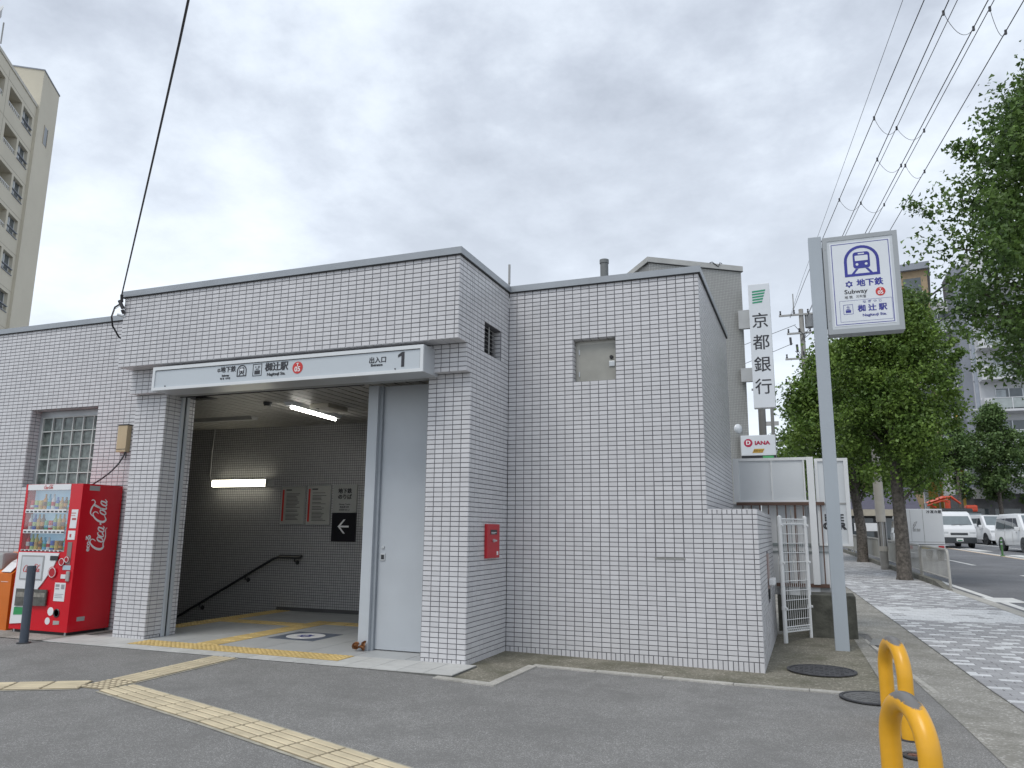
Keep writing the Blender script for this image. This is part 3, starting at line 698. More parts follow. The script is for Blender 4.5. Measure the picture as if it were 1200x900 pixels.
# louvre
lv = MB(); lv.box(-.159, -.13, LOUV[0], LOUV[1], LOUV[2], LOUV[3]); lo_ = lv.build('louvre_frame', M_black2, B)
for i in range(7):
    q = MB(); z = LOUV[2] + .03 + i * .048
    q.add([(-.10, LOUV[0] + .02, z + .03), (-.10, LOUV[1] - .02, z + .03), (-.05, LOUV[1] - .02, z), (-.05, LOUV[0] + .02, z), (-.10, LOUV[0] + .02, z + .026), (-.10, LOUV[1] - .02, z + .026), (-.05, LOUV[1] - .02, z - .004), (-.05, LOUV[0] + .02, z - .004)],
          [(0, 1, 2, 3), (7, 6, 5, 4), (0, 3, 7, 4), (1, 5, 6, 2), (2, 6, 7, 3)]); q.build('slat', M_greyp, lo_)
q = MB(); q.box(-.052, -.045, -.51, -.49, LOUV[2], LOUV[3]); q.build('mullion', M_greyp, lo_)
# weathered edge under the blanked-off tile patch
q = MB(); q.box(1.69, 2.01, -.004, .004, 1.078, 1.10); q.build('patch_ledge', mat('grey_sealant', (.27, .27, .26), rough=.8), B)
# glass-block window
wf = MB(); panel(None, WIN[0] + .008, WIN[1] - .008, WIN[2], WIN[3] - .008, [(WIN[0] + .06, WIN[1] - .03, WIN[2] + .02, WIN[3] - .09)], lambda a, b, c, d: wf.box(a, b, -.47, -.39, c, d))
wfo = wf.build('window_frame', mat('window_alu', (.40, .42, .43), rough=.4, metal=.3), B)
q = MB(); q.box(WIN[0] + .06, WIN[1] - .03, -.43, -.40, WIN[2] + .02, WIN[3] - .09); q.build('block_mortar', M_mortar, wfo)
for i in range(6):
    for j in range(5):
        x0 = WIN[0] + .07 + i * .2; z1 = WIN[3] - .10 - j * .2; x1 = min(x0 + .188, WIN[1] - .035)
        q = MB(); bm = bmesh.new(); bmesh.ops.create_cube(bm, size=1)
        for v in bm.verts: v.co = Vector(((x0 + x1) / 2 + v.co.x * (x1 - x0), -.435 + v.co.y * .05, z1 - .094 + v.co.z * .188))
        fr = [f for f in bm.faces if f.normal.y < -.9]
        r = bmesh.ops.inset_region(bm, faces=fr, thickness=.016, depth=-.012)
        bmesh.ops.bevel(bm, geom=[e for e in bm.edges], offset=.004, segments=1, affect='EDGES')
        q.frombm(bm); q.build('glass_block', M_gblock, wfo)
q = MB()
for i in range(7): x0 = WIN[0] + .064 + i * .2; q.box(x0 - .006, min(x0 + .012, WIN[1] - .031), -.4695, -.4305, WIN[2] + .021, WIN[3] - .091)
for j in range(6): z1 = WIN[3] - .092 - j * .2; q.box(WIN[0] + .061, WIN[1] - .031, -.469, -.431, z1 - .014, z1 + .001)
q.build('mortar_grid', M_mortar, wfo)
# interior
iw = MB(); iw.box(-10, -.4, 2.25, 2.4, -3, 3.1); iw.build('back_wall', M_mosaic, B)
iw = MB(); iw.box(-.65, -.5002, -.60, 2.2498, -.1, 3.06); iw.box(-10.2, -10, -.37, 2.4, -3, 3.1); iw.build('inner_side_wall', M_mosaicy, B)
iw = MB(); iw.box(-10, -4.66, -.3795, -.33, -3, 3.06); iw.build('inner_front_wall', M_mosaic, B)
cs = MB(); cs.box(-10, -4.1502, -.37, 2.25, 3.075, 3.12); cs.box(-4.15, -.5, -.86, 2.25, 3.075, 3.12); cs.build('ceiling_board', M_black2, B)
for i in range(0, 60):
    x0 = -9.95 + i * .165
    if x0 > -.62: break
    q = MB(); q.box(x0 + .011, min(x0 + .154, -.502), -.86 if x0 > -4.15 else -.33, 2.249, 3.05, 3.0748); q.build('ceiling_slat', M_ceil, B)
q = MB(); q.box(-4.15, -.51, -1.21, -.862, 2.995, 3.005); q.build('soffit', mat('soffit_paint', (.33, .34, .34), rough=.5), B)
q = MB(); q.box(-4.15, -1.44, -.868, -.862, 2.985, 3.075); q.build('shutter_slot', M_black, B)
# dark strip painted in for the shadow gap at the back wall's foot
q = MB(); q.box(-4.85, -.66, 2.236, 2.2499, FZ, FZ + .05); q.build('wall_foot_shadow_strip', mat('wall_foot_shadow', (.09, .09, .09), rough=.6), B)
# shutter guide rails on the left jamb
q = MB(); q.box(-4.152, -4.125, -.84, -.80, FZ, 3.0); q.box(-4.152, -4.125, -.765, -.72, FZ, 3.0); q.build('shutter_guide', M_steelp, B)
q = MB(); q.box(-4.155, -4.14, -.80, -.765, FZ, 3.0); q.build('shutter_groove', M_black, B)
# steel door and its frame
q = MB(); q.bbox(-1.44, -1.31, -.76, -.60, FZ, 2.995, .004); q.build('door_frame_post', M_steelp, B)
q = MB(); q.box(-1.3098, -1.275, -.715, -.60, FZ, 2.995); q.build('door_frame_reveal', mat('reveal_steel', (.33, .36, .39), rough=.4), B)
q = MB(); q.bbox(-1.2748, -.503, -.675, -.63, FZ + .01, 2.995, .003); sd_ = q.build('steel_door', M_steelp, B)
q = MB(); q.cyl((-1.215, -.675, 1.17), (-1.215, -.688, 1.17), .018, 20); q.build('keyhole', M_alu, sd_)
q = MB(); q.bbox(-1.245, -1.185, -.685, -.675, 1.02, 1.10, .004); q.build('pull_handle', M_alu, sd_)
q = MB(); q.box(-1.235, -1.195, -.6855, -.685, 1.035, 1.085); q.build('handle_recess', M_black2, sd_)

# roof things
t = thing('vent_pipe', 'short grey vent pipe standing up above the flat roof', 'pipe', (.0, 4.78, 4.1)); q = MB(); q.cyl((0, 0, 0), (0, 0, 2.10), .075, 20); q.cyl((0, 0, 2.1), (0, 0, 2.17), .085, 20); q.build('pipe_body', mat('grey_pipe', (.17, .18, .18), rough=.6), t)
t = thing('roof_antenna', 'thin metal rod standing at the inner corner of the roof', 'antenna', (-.59, 1.5, 4.1)); q = MB(); q.cyl((0, 0, 0), (0, 0, .75), .012, 8); q.cyl((0, 0, .75), (0, 0, 1.04), .018, 8); q.build('rod', M_greyp, t)

# ------------------------------------------------------------------ entrance sign
S = thing('entrance_sign', 'long white station name sign above the subway entrance', 'sign', (-4.02, -1.45, 2.965))
SL, SH = 3.645, .285
q = MB(); q.box(0, SL, .012, .335, 0, SH); q.build('sign_casing', mat('sign_casing', (.56, .58, .60), rough=.35, metal=.3, var=.04), S)
q = MB(); panel(None, 0, SL, 0, SH, [(.035, SL - .035, .035, SH - .04)], lambda a, b, c, d: q.box(a, b, -.012, .0118, c, d)); q.build('sign_frame', mat('sign_frame', (.66, .68, .69), rough=.35, var=.03), S)
q = MB(); q.box(.035, SL - .035, .001, .0115, .035, SH - .04); face = q.build('sign_face', M_signg, S)
q = MB(); q.box(.04, SL - .04, -.0002, .0008, SH - .047, SH - .041); q.box(SL - .043, SL - .037, -.0002, .0008, .04, SH - .045); q.build('panel_joint', M_ink, S)
for x in (.20, SL - .33): q = MB(); q.cyl((x, 0, .047), (x, -.006, .047), .008, 10); q.build('catch', M_ink, S)
def snow(mb, cx, cz, r, y, w=.006):
    for k in range(2):
        a0 = k * math.pi / 3 + math.pi / 2; T3 = [Vector((cx + r * math.cos(a0 + i * 2 * math.pi / 3), 0, cz + r * math.sin(a0 + i * 2 * math.pi / 3))) for i in range(3)]
        for i in range(3):
            p, r_q = T3[i], T3[(i + 1) % 3]; d = (r_q - p).normalized(); nn = Vector((-d.z, 0, d.x)) * w; off = Vector((0, y - k * .0003, 0))
            mb.prism([p - nn + off, r_q - nn + off, r_q + nn + off, p + nn + off], (0, -.001, 0))
def train_icon(parent, cx, cz, s, y, m_, name='train_pictogram'):
    """front of a train in an arch, on tracks. s = width"""
    q = MB(); w = s; h = s * .95
    def arc(r, t, n=14): return [(cx + r * math.cos(math.pi * k / n), cz + h * .02 + r * math.sin(math.pi * k / n)) for k in range(n + 1)]
    o = [(cx + w / 2, cz - h / 2)] + arc(w / 2, 0) + [(cx - w / 2, cz - h / 2)]; th = w * .085
    i = [(cx + w / 2 - th, cz - h / 2 + th)] + arc(w / 2 - th, 0) + [(cx - w / 2 + th, cz - h / 2 + th)]
    n = len(o); vs = [(a, y - .002, b) for a, b in o] + [(a, y - .002, b) for a, b in i] + [(a, y, b) for a, b in o] + [(a, y, b) for a, b in i]; fs = []
    for k in range(n): l = (k + 1) % n; fs += [(k, l, n + l, n + k), (k, 2 * n + k, 2 * n + l, l), (n + k, n + l, 3 * n + l, 3 * n + k)]
    q.add(vs, fs)
    def rr(x0, x1, z0, z1, r, yy, d, n=5):
        P = []
        for (ax, az, a0) in ((x1 - r, z1 - r, 0), (x0 + r, z1 - r, 90), (x0 + r, z0 + r, 180), (x1 - r, z0 + r, 270)):
            for k in range(n + 1): a = R(a0 + 90 * k / n); P.append((cx + ax + r * math.cos(a), yy, cz + az + r * math.sin(a)))
        return P
    # body as frame around window
    q.prism(rr(-.24 * w, .24 * w, -.24 * h, .32 * h, .09 * w, y, 0), (0, -.002, 0))
    for sx in (-1, 1): q.prism([(cx + sx * w * .10, y, cz - h * .25), (cx + sx * w * .18, y, cz - h * .25), (cx + sx * w * .30, y, cz - h * .41), (cx + sx * w * .22, y, cz - h * .41)], (0, -.002, 0))
    o = q.build(name, m_, parent)
    q = MB(); q.prism(rr(-.185 * w, .185 * w, .02 * h, .20 * h, .02 * w, y - .0022, 0), (0, -.001, 0)); q.prism(rr(-.09 * w, .09 * w, .24 * h, .28 * h, .01 * w, y - .0022, 0), (0, -.001, 0))
    for sx in (-1, 1): q.cyl((cx + sx * w * .13, y - .0022, cz - h * .10), (cx + sx * w * .13, y - .0032, cz - h * .10), w * .04, 14)
    q.build('pictogram_window', M_signw, o)
FY = -.0005
train_icon(face, 1.22 + .10, .158, .135, FY, M_ink)
q = MB(); panel(None, 1.475, 1.60, .085, .225, [(1.482, 1.593, .092, .218)], lambda a, b, c, d: q.box(a, b, FY - .0015, FY, c, d)); q.box(1.50, 1.575, FY - .0015, FY, .105, .15); q.box(1.515, 1.56, FY - .0015, FY, .16, .17)
q.cyl((1.515, FY, .19), (1.515, FY - .0015, .19), .008, 10); q.box(1.54, 1.575, FY - .0015, FY, .185, .192); q.box(1.553, 1.560, FY - .0015, FY, .178, .204); q.build('station_symbol', M_ink, face)
q = MB(); snow(q, .99, .185, .022, FY, .003); q.build('city_emblem', M_ink, face)
text('地下鉄', .072, (1.125, FY, .185), M_ink, face, bold=.0015, sx=1.02); text('Subway', .034, (1.09, FY, .118), M_ink, face, bold=.001); text('地 铁  지하철', .026, (1.09, FY, .082), M_ink, face)
text('椥辻駅', .105, (1.80, FY, .172), M_ink, face, bold=.003); text('Nagitsuji Sta.', .048, (1.80, FY, .093), M_ink, face, bold=.001)
def red_badge(parent, cx, cz, r, y, top='T', num='05'):
    q = MB(); q.cyl((cx, y, cz), (cx, y - .002, cz), r, 32); o = q.build('line_badge', M_redp, parent)
    text(top, r * .8, (cx, y - .003, cz + r * .45), M_whitep, o, 'badge_lettering', ext=.0005, bold=r * .03); text(num, r * 1.15, (cx, y - .003, cz - r * .28), M_whitep, o, 'badge_lettering', ext=.0005, bold=r * .03)
red_badge(face, 2.085, .145, .068, FY)
text('出入口', .072, (3.10, FY, .155), M_ink, face, bold=.0012); text('Entrance', .04, (3.09, FY, .105), M_ink, face, bold=.001); q = MB(); q.prism([(3.385, FY, .065), (3.42, FY, .065), (3.42, FY, .225), (3.392, FY, .225), (3.345, FY, .195), (3.345, FY, .168), (3.385, FY, .185)], (0, -.002, 0)); q.build('numeral_one', M_ink, face)

# ------------------------------------------------------------------ things on the walls
t = thing('fire_box', 'small red wall box with a round knob, right of the steel door', 'red wall box', (0, -.48, 1.07))
q = MB(); q.bbox(0, .035, -.175, .175, 0, .36, .006); q.build('box_body', mat('signal_red', (.48, .02, .03), rough=.35, var=.05), t)
q = MB(); q.box(.035, .038, -.09, .09, .25, .30); q.build('label_plate', M_black2, t); q = MB(); q.box(.0382, .0388, -.07, .07, .268, .274); q.box(.0382, .0388, -.07, .03, .256, .26); q.build('label_print', M_whitep, t)
q = MB(); q.cyl((.035, -.01, .185), (.055, -.01, .185), .018, 14); q.box(.05, .065, -.05, .03, .176, .194); q.build('knob', M_alu, t)
q = MB(); q.box(.0352, .0372, .09, .135, .03, .07); q.build('badge', M_whitep, t)

t = thing('meter_box', 'beige electric box on the tiled wall above the vending machine', 'electric box', (-5.27, P3, 2.34))
q = MB(); q.bbox(-.085, .085, -.075, .0, 0, .36, .008); q.build('box_body', M_beige, t); q = MB(); q.box(-.09, .09, -.082, .0, .36, .372); q.build('lid', M_black2, t)
q = MB(); q.box(-.084, .084, -.077, -.0751, .035, .042); q.build('seam', M_black2, t)
q = MB(); q.tube([(.07, -.06, 0), (.06, -.07, -.06), (.02, -.10, -.16), (-.06, -.14, -.27), (-.16, -.18, -.36), (-.30, -.20, -.44)], .010, 8); q.tube([(.09, -.06, .0), (.09, -.06, -.08)], .008, 6); q.build('cable', M_wire, t)

t = thing('service_cable_anchor', 'insulator and black drop cable fixed at the left end of the roof fascia', 'cable', (-4.63, -1.43, 4.15))
q = MB(); q.cyl((0, 0, -.16), (0, -.03, -.12), .02, 10); q.cyl((0, -.02, -.10), (-.04, -.05, .0), .022, 10); q.cyl((-.02, -.03, -.02), (-.0, -.06, .07), .018, 10); q.build('insulator', M_insul, t)
q = MB(); q.cyl((.02, .02, -.20), (-.08, -.02, -.17), .016, 10); q.build('anchor_bracket', M_alu, t)
P_ = [Vector((.0, -.06, .07))]; E_ = Vector((4.5, -3.6, 2.25))
end = Vector((-.376 + 4.63, -4.908 + 1.43, 4.773 - 4.15)) 
for k in range(1, 15):
    tt = k / 14 * 1.9; p = end * tt; p.z += -.12 * math.sin(min(1, tt / 1.9) * math.pi); P_.append(p + Vector((0, -.06, .07)) * (1 - min(tt, 1)))
q = MB(); q.tube(P_, .0085, 6); q.build('overhead_cable', M_wire, t)
q = MB(); q.tube([(-.02, -.03, -.03), (-.14, -.02, -.07), (-.26, .05, -.16), (-.31, .12, -.26), (-.30, .22, -.38), (-.22, .32, -.46), (-.06, .5, -.54)], .011, 8); q.build('drip_loop', M_wire, t)
q = MB(); q.tube([(-.03, -.03, -.06), (-.15, -.02, -.10), (-.25, .05, -.17)], .004, 6); q.build('tie_wire', M_alu, t)

t = thing('wall_lamp', 'lit fluorescent strip lamp on the back wall inside the entrance', 'lamp', (-5.66, 2.25, 2.04))
q = MB(); q.box(-.60, .60, -.09, 0, .0, .12); q.build('lamp_base', M_greyp, t); q = MB(); q.bbox(-.59, .53, -.15, -.0902, .0, .115, .02); q.build('lamp_diffuser', M_litw, t)
q = MB(); q.box(.53, .60, -.15, -.0902, .0, .115); q.build('end_cap', M_greyp, t)
q = MB(); q.tube([(-.60, -.03, .06), (-.70, -.03, .10), (-.74, -.03, .2), (-.74, -.03, .6), (-.72, -.03, 1.0), (-.80, -.02, 1.02)], .012, 6); q.build('conduit', M_greyp, t)

def poster(label, x0, x1, z0, z1, kind):
    t = thing({'notice': 'notice_panel', 'dir': 'direction_sign', 'blank': 'notice_panel'}[kind], label, 'sign' if kind == 'dir' else 'notice', ((x0 + x1) / 2, 2.25, z0)); w = (x1 - x0) / 2; h = z1 - z0
    if kind == 'notice':
        q = MB(); q.box(-w, w, -.022, 0, 0, h); q.build('panel_board', mat('notice_board', (.40, .40, .37), rough=.4), t)
        q = MB(); panel(None, -w, w, 0, h, [(-w + .01, w - .01, .01, h - .01)], lambda a, b, c, d: q.box(a, b, -.028, -.0221, c, d)); q.build('panel_frame', M_alu, t)
        q = MB(); q.box(-w + .02, -w + .055, -.0235, -.0221, .05, h - .06); q.build('red_bar', M_redp, t)
        q = MB(); q.box(-w + .09, -w + .20, -.0235, -.0221, h - .075, h - .055)
        rr = random.Random(label); z = h - .13
        while z > .05:
            if rr.random() < .8: q.box(-w + .10, -w + .10 + (2 * w - .18) * rr.uniform(.6, 1), -.0235, -.0221, z, z + .008)
            z -= .022
        q.build('printed_lines', M_ink, t)
    elif kind == 'dir':
        q = MB(); q.box(-w, w, -.03, 0, h * .505, h); q.build('upper_panel', mat('sign_grey', (.36, .365, .35), rough=.35), t)
        q = MB(); q.box(-w, w, -.034, 0, 0, h * .50); lp = q.build('arrow_panel', mat('sign_black', (.012, .012, .016), rough=.3), t)
        q = MB(); cz = h * .26
        q.box(-.075, .10, -.0355, -.0341, cz - .014, cz + .014)
        for s_ in (-1, 1): q.prism([(-.105, -.0345, cz), (-.067, -.0345, cz), (.035, -.0345, cz + s_ * .11), (.0, -.0345, cz + s_ * .11)][::s_], (0, -.0012, 0))
        q.build('arrow', M_whitep, lp)
        text('地下鉄\nのりば', .085, (0, -.031, h * .83), M_ink, t, bold=.003, line=1.1); text('Subway Tracks\n地铁乘车处\n지하철 타는곳', .035, (0, -.031, h * .60), M_ink, t, line=1.3)
    else:
        q = MB(); q.box(-w, w, -.02, 0, 0, h); q.build('panel_board', mat('notice_board', (.40, .40, .37), rough=.4), t)
poster('left notice board with a red bar and fine print on the back wall', -4.88, -4.41, 1.425, 2.045, 'notice')
poster('notice board with a red bar, between the left notice and the arrow sign', -4.37, -3.92, 1.42, 2.055, 'notice')
poster('grey and black direction sign with a white arrow pointing left', -3.87, -3.43, 1.165, 2.055, 'dir')
poster('narrow blank grey panel beside the steel door frame, at the right of the arrow sign', -3.35, -2.98, 1.40, 1.85, 'blank')

t = thing('handrail', 'black handrail on the back wall, sloping down the stairs', 'handrail', (-4.6, 2.25, .9))
q = MB(); q.tube([(.21, -.08, 0), (-.22, -.08, 0), (-.30, -.08, -.02), (-2.2, -.08, -1.02), (-4.2, -.08, -2.07)], .021, 10); q.tube([(.21, -.05, 0.02), (-.22, -.05, .02)], .02, 8); q.build('rail', M_black2, t)
for x, z in ((.10, 0), (-.85, -.30), (-1.75, -.78), (-2.7, -1.28)):
    q = MB(); q.tube([(x, -.08, z), (x, -.08, z - .06), (x, 0, z - .08)], .013, 8); q.cyl((x, -.012, z - .08), (x, 0, z - .08), .035, 14); q.build('bracket', M_black2, t)

t = thing('ceiling_lamp', 'lit fluorescent tube fitting on the entrance ceiling', 'lamp', (-3.30, .80, 3.05), R(5))
q = MB(); q.prism([(-.09, -.66, 0), (.09, -.66, 0), (.05, -.66, -.05), (-.05, -.66, -.05)], (0, 1.32, 0)); q.build('lamp_body', M_signw, t)
q = MB(); q.cyl((0, -.60, -.07), (0, .60, -.07), .018, 12); q.build('tube', M_lit, t)
t = thing('ceiling_lamp', 'unlit fluorescent fitting on the dark ceiling above the stairs', 'lamp', (-5.5, 1.15, 3.05), R(0))
q = MB(); q.prism([(-.65, -.09, 0), (-.65, .09, 0), (-.65, .05, -.05), (-.65, -.05, -.05)], (1.5, 0, 0)); q.build('lamp_body', M_greyp, t)
t = thing('ceiling_box', 'beige box fixed to the ceiling right of the lit tube', 'box', (-2.93, .62, 3.05), R(0))
q = MB(); q.bbox(-.15, .15, -.24, .24, -.06, 0, .01); q.build('box_body', mat('box_beige', (.42, .40, .34), rough=.5), t); q = MB(); q.cyl((-.08, -.16, -.06), (-.08, -.16, -.066), .025, 14); q.build('indicator', M_black2, t)
t = thing('ceiling_camera', 'small dark dome camera on the entrance ceiling', 'camera', (-3.55, .08, 3.05))
q = MB(); q.cyl((0, 0, 0), (0, 0, -.03), .06, 20); q.cyl((0, 0, -.03), (0, 0, -.06), .05, 20); q.build('dome', M_black2, t)

# intercom / meter on the side of the low wall
t = thing('wall_meter', 'small tilted metal box set in the side of the low tiled wall', 'meter box', (2.75, 1.52, .60))
q = MB(); q.box(-.01, .012, -.16, .16, .12, .52); q.build('cover', mat('pinkish_cover', (.36, .27, .25), rough=.5, var=.1), t); q = MB(); q.bbox(.012, .08, -.18, .14, .16, .24, .015); q.build('pipe_stub', M_wpaint, t); q = MB(); q.box(0, .015, -.08, .08, 0, .12); q.build('box_opening', M_black2, t)

# dried leaf heap at the foot of the door frame
t = thing('leaf_clump', 'clump of crumpled brown dry leaves at the foot of the steel door frame', 'dry leaves', (-1.40, -.80, FZ))
for k in range(16):
    a, rr = random.uniform(0, 6.28), random.uniform(.0, .085); c = Vector((rr * math.cos(a), rr * .45 * math.sin(a), random.uniform(.015, .09))); q = MB(); n = 6; vs = []
    ax = Vector((random.gauss(0, 1), random.gauss(0, 1), random.gauss(0, 1))).normalized(); bx_ = ax.orthogonal().normalized(); cx_ = ax.cross(bx_)
    for i in range(n): w_ = 2 * math.pi * i / n; vs.append(c + (bx_ * math.cos(w_) * .035 + cx_ * math.sin(w_) * .026) + ax * random.uniform(-.016, .016))
    vs.append(c); q.add(vs, [(i, (i + 1) % n, n) for i in range(n)]); q.build('dry_leaf', M_leafdry, t)

# ------------------------------------------------------------------ vending machine
V = thing('vending_machine', 'red drink vending machine with white Coca-Cola script on its side', 'vending machine', (-6.205, -1.25, .10))
VW, VD, VH = 1.0, .60, 1.79
q = MB(); panel(None, 0, VW, 0, VH, [(.04, .80, .95, VH - .075)], lambda a, b, c, d: q.box(a, b, 0, .16, c, d)); q.box(0, VW, .1602, VD, 0, VH); q.build('cabinet', M_vred, V)
q = MB(); q.box(.0401, .7999, .11, .155, .951, VH - .0751); q.build('display_back', mat('display_blue', (.16, .36, .55), rough=.4, col2=(.42, .55, .62), vscale=3.5, emis=(.35, .6, .8), estr=.22), V)
q = MB(); q.box(.042, .80, -.006, -.0005, VH - .075, VH - .003); ha = q.build('top_panel', M_vwhite, V)
rows = [.951, 1.20, 1.455]; cols = 10
pal = [(.5, .02, .03), (.55, .25, .05), (.05, .12, .45), (.08, .35, .18), (.55, .45, .12), (.6, .6, .6), (.15, .08, .05), (.35, .5, .2), (.1, .4, .6), (.5, .3, .1)]
for r_i, z in enumerate(rows):
    q = MB(); q.box(.045, .795, .012, .105, z + .0, z + .012); sh = q.build('display_shelf', M_vwhite, V)
    q = MB(); q.box(.045, .765, -.004, .0118, z - .028 if z > .96 else z, z + .018); q.build('button_rail', M_vwhite, sh)
    for c_ in range(cols):
        x = .085 + c_ * .073
        q = MB(); q.box(x - .022, x + .022, -.008, -.0042, z - .018 if z > .96 else z + .002, z - .002 if z > .96 else z + .014); q.build('button', M_black2, sh)
        kind = (c_ * 7 + r_i * 5) % 10; h = [.20, .16, .12][(c_ // 3 + r_i) % 3]; r = .026 if h > .13 else .03
        if r_i == 1 and c_ < 4: h = .20
        col = pal[kind]; mt = mat('drink_%d' % kind, col, rough=.25, var=.1); q = MB(); z0 = z + .0125; pts = [(x, .06, z0), (x, .06, z0 + h * .62), (x, .06, z0 + h * .78), (x, .06, z0 + h * .8), (x, .06, z0 + h)] if h > .13 else [(x, .06, z0), (x, .06, z0 + .008), (x, .06, z0 + h - .01), (x, .06, z0 + h)]
        rs = [r, r, r * .45, r * .42, r * .42] if h > .13 else [r * .9, r, r, r * .85]
        q.tube(pts, rs, 10); d_ = q.build('drink_bottle' if h > .13 else 'drink_can', mt, sh, smooth='auto')
        # (label band, a different colour)
        q = MB(); q.tube([(x, .06, z0 + h * .25), (x, .06, z0 + h * .5)], r + .0006, 10); o = q.build('drink_label', mat('drink_label_%d' % ((kind + 5) % 10), pal[(kind + 5) % 10], rough=.3, var=.1), sh)
q = MB(); q.box(.04, .80, .0015, .004, .95, VH - .076)
gm = bpy.data.materials.new('display_glass'); gm.use_nodes = True; nt_ = gm.node_tree; nt_.nodes.clear(); o_ = nt_.nodes.new('ShaderNodeOutputMaterial'); mx_ = nt_.nodes.new('ShaderNodeMixShader'); tb = nt_.nodes.new('ShaderNodeBsdfTransparent'); gb = nt_.nodes.new('ShaderNodeBsdfGlossy'); gb.inputs['Roughness'].default_value = .03; mx_.inputs[0].default_value = .13
nt_.links.new(tb.outputs[0], mx_.inputs[1]); nt_.links.new(gb.outputs[0], mx_.inputs[2]); nt_.links.new(mx_.outputs[0], o_.inputs[0])
q.build('display_glass', gm, V)
# white lower panel: irregular outline
def plate(pts, y0, y1, name, m_, par): q = MB(); q.prism([(x, y1, z) for x, z in pts], (0, y0 - y1, 0)); return q.build(name, m_, par)
plate([(.03, .935), (.74, .935), (.66, .76), (.50, .56), (.44, .50), (.36, .28), (.26, .08), (.02, .06)], -.012, -.0005, 'white_front_panel', M_vwhite, V)
wp = plate([(.10, .90), (.50, .90), (.50, .60), (.10, .60)], -.018, -.0122, 'advert_frame', mat('advert_grey', (.35, .35, .35), rough=.4), V)
plate([(.12, .88), (.48, .88), (.48, .615), (.12, .615)], -.020, -.0182, 'advert_card', mat('advert_card', (.6, .62, .64), rough=.3), V)
plate([(.09, .49), (.62, .49), (.62, .30), (.09, .28)], -.030, -.0122, 'delivery_flap', mat('flap_grey', (.10, .10, .09), rough=.25, var=.3, vscale=12), V)
plate([(.11, .45), (.60, .45), (.60, .40), (.11, .39)], -.033, -.0302, 'flap_window', mat('flap_window', (.24, .23, .20), rough=.2, var=.3, vscale=20), V)
plate([(.07, .265), (.25, .265), (.25, .18), (.07, .17)], -.015, -.0122, 'green_sticker', mat('sticker_green', (.03, .30, .10), rough=.4), V)
plate([(.07, .225), (.17, .225), (.17, .18), (.07, .178)], -.0165, -.0152, 'sticker_text', M_whitep, V) if False else None
plate([(.60, .90), (.73, .90), (.73, .845), (.60, .845)], -.018, -.0122, 'price_display', M_black2, V)
for (x, z, r) in ((.66, .70, .07), (.80, .83, .05), (.88, .86, .04)):
    q = MB(); q.cyl((x, -.0005, z), (x, -.016, z), r, 24); o = q.build('round_sticker', mat('sticker_red', (.40, .01, .02), rough=.3), V); q = MB(); q.tube([(x + r * .82 * math.cos(a), -.0165, z + r * .82 * math.sin(a)) for a in np.linspace(0, 6.283, 25)], .004, 4); q.build('sticker_ring', M_whitep, o)
plate([(.72, .58), (.90, .58), (.90, .36), (.72, .36)], -.004, -.0005, 'instruction_sticker', M_vwhite, V)
q = MB(); q.box(.735, .80, -.0052, -.0042, .53, .56); q.box(.735, .80, -.0052, -.0042, .50, .515); q.box(.735, .88, -.0052, -.0042, .44, .447); q.box(.735, .86, -.0052, -.0042, .42, .427); q.box(.735, .87, -.0052, -.0042, .40, .407); q.box(.83, .885, -.0052, -.0042, .505, .56); q.build('sticker_print', mat('print_grey', (.3, .3, .32)), V)
plate([(.86, 1.47), (.97, 1.47), (.96, 1.24), (.85, 1.24)], -.004, -.0005, 'notice_sticker', M_vwhite, V); plate([(.84, 1.21), (.96, 1.21), (.96, 1.10), (.84, 1.10)], -.004, -.0005, 'notice_sticker', M_vwhite, V)
q = MB(); q.box(.86, .94, -.0052, -.0042, 1.42, 1.43); q.box(.86, .93, -.0052, -.0042, 1.39, 1.398); q.box(.88, .95, -.0052, -.0042, 1.34, 1.365); q.box(.87, .90, -.0052, -.0042, 1.13, 1.17); q.build('sticker_print', mat('print_red', (.45, .1, .1)), V)
plate([(.86, 1.07), (.93, 1.07), (.93, .80), (.86, .80)], -.006, -.0005, 'bill_slot', mat('slot_grey', (.22, .18, .17), rough=.4), V); plate([(.82, .79), (.95, .79), (.95, .735), (.82, .735)], -.006, -.0005, 'card_reader', mat('reader_pale', (.42, .55, .62), rough=.3), V) 
q = MB(); q.bbox(.90, .955, -.022, 0, .60, .72, .01); q.build('coin_slot', M_greyp, V); plate([(.80, .68), (.88, .68), (.88, .63), (.80, .63)], -.004, -.0005, 'coin_label', M_vwhite, V)
q = MB(); q.tube([(.80 + .045 * math.cos(a), -.003, .22 + .0 + .045 * math.sin(a)) for a in np.linspace(0, 6.283, 25)], .008, 6); q.cyl((.80, 0, .22), (.80, .004, .22), .04, 16); 
q.build('coin_return', M_black2, V)
for (x, z, r) in ((.66, .10, .042), (.66, .0 + .19, .0)):
    if r: q = MB(); q.cyl((x, -.0005, z + .02), (x, -.003, z + .02), r, 20); q.build('round_label', M_vwhite, V)
q = MB(); q.cyl((.695, -.0005, .235), (.695, -.003, .235), .05, 20); q.build('round_label', M_whitep, V)
plate([(.76, .13), (.86, .13), (.86, .09), (.76, .08)], -.004, -.0005, 'small_label', M_greyp, V)
q = MB(); q.box(.03, .97, .03, .57, -.055, -.0005)
q.build('plinth', M_black, V)
for x in (.06, .94):
    for y in (.04, .54): q = MB(); q.cyl((x, y, -.06), (x, y, -.0), .018, 8); q.box(x - .04, x + .04, y - .04, y + .04, -.062, -.055); q.build('foot', M_alu, V)
q = MB(); q.box(VW, VW + .002, .10, .25, VH - .08, VH - .02); q.build('small_label', M_greyp, V); q = MB(); q.box(VW, VW + .002, .12, .23, .12, .17); q.build('small_label', M_greyp, V)
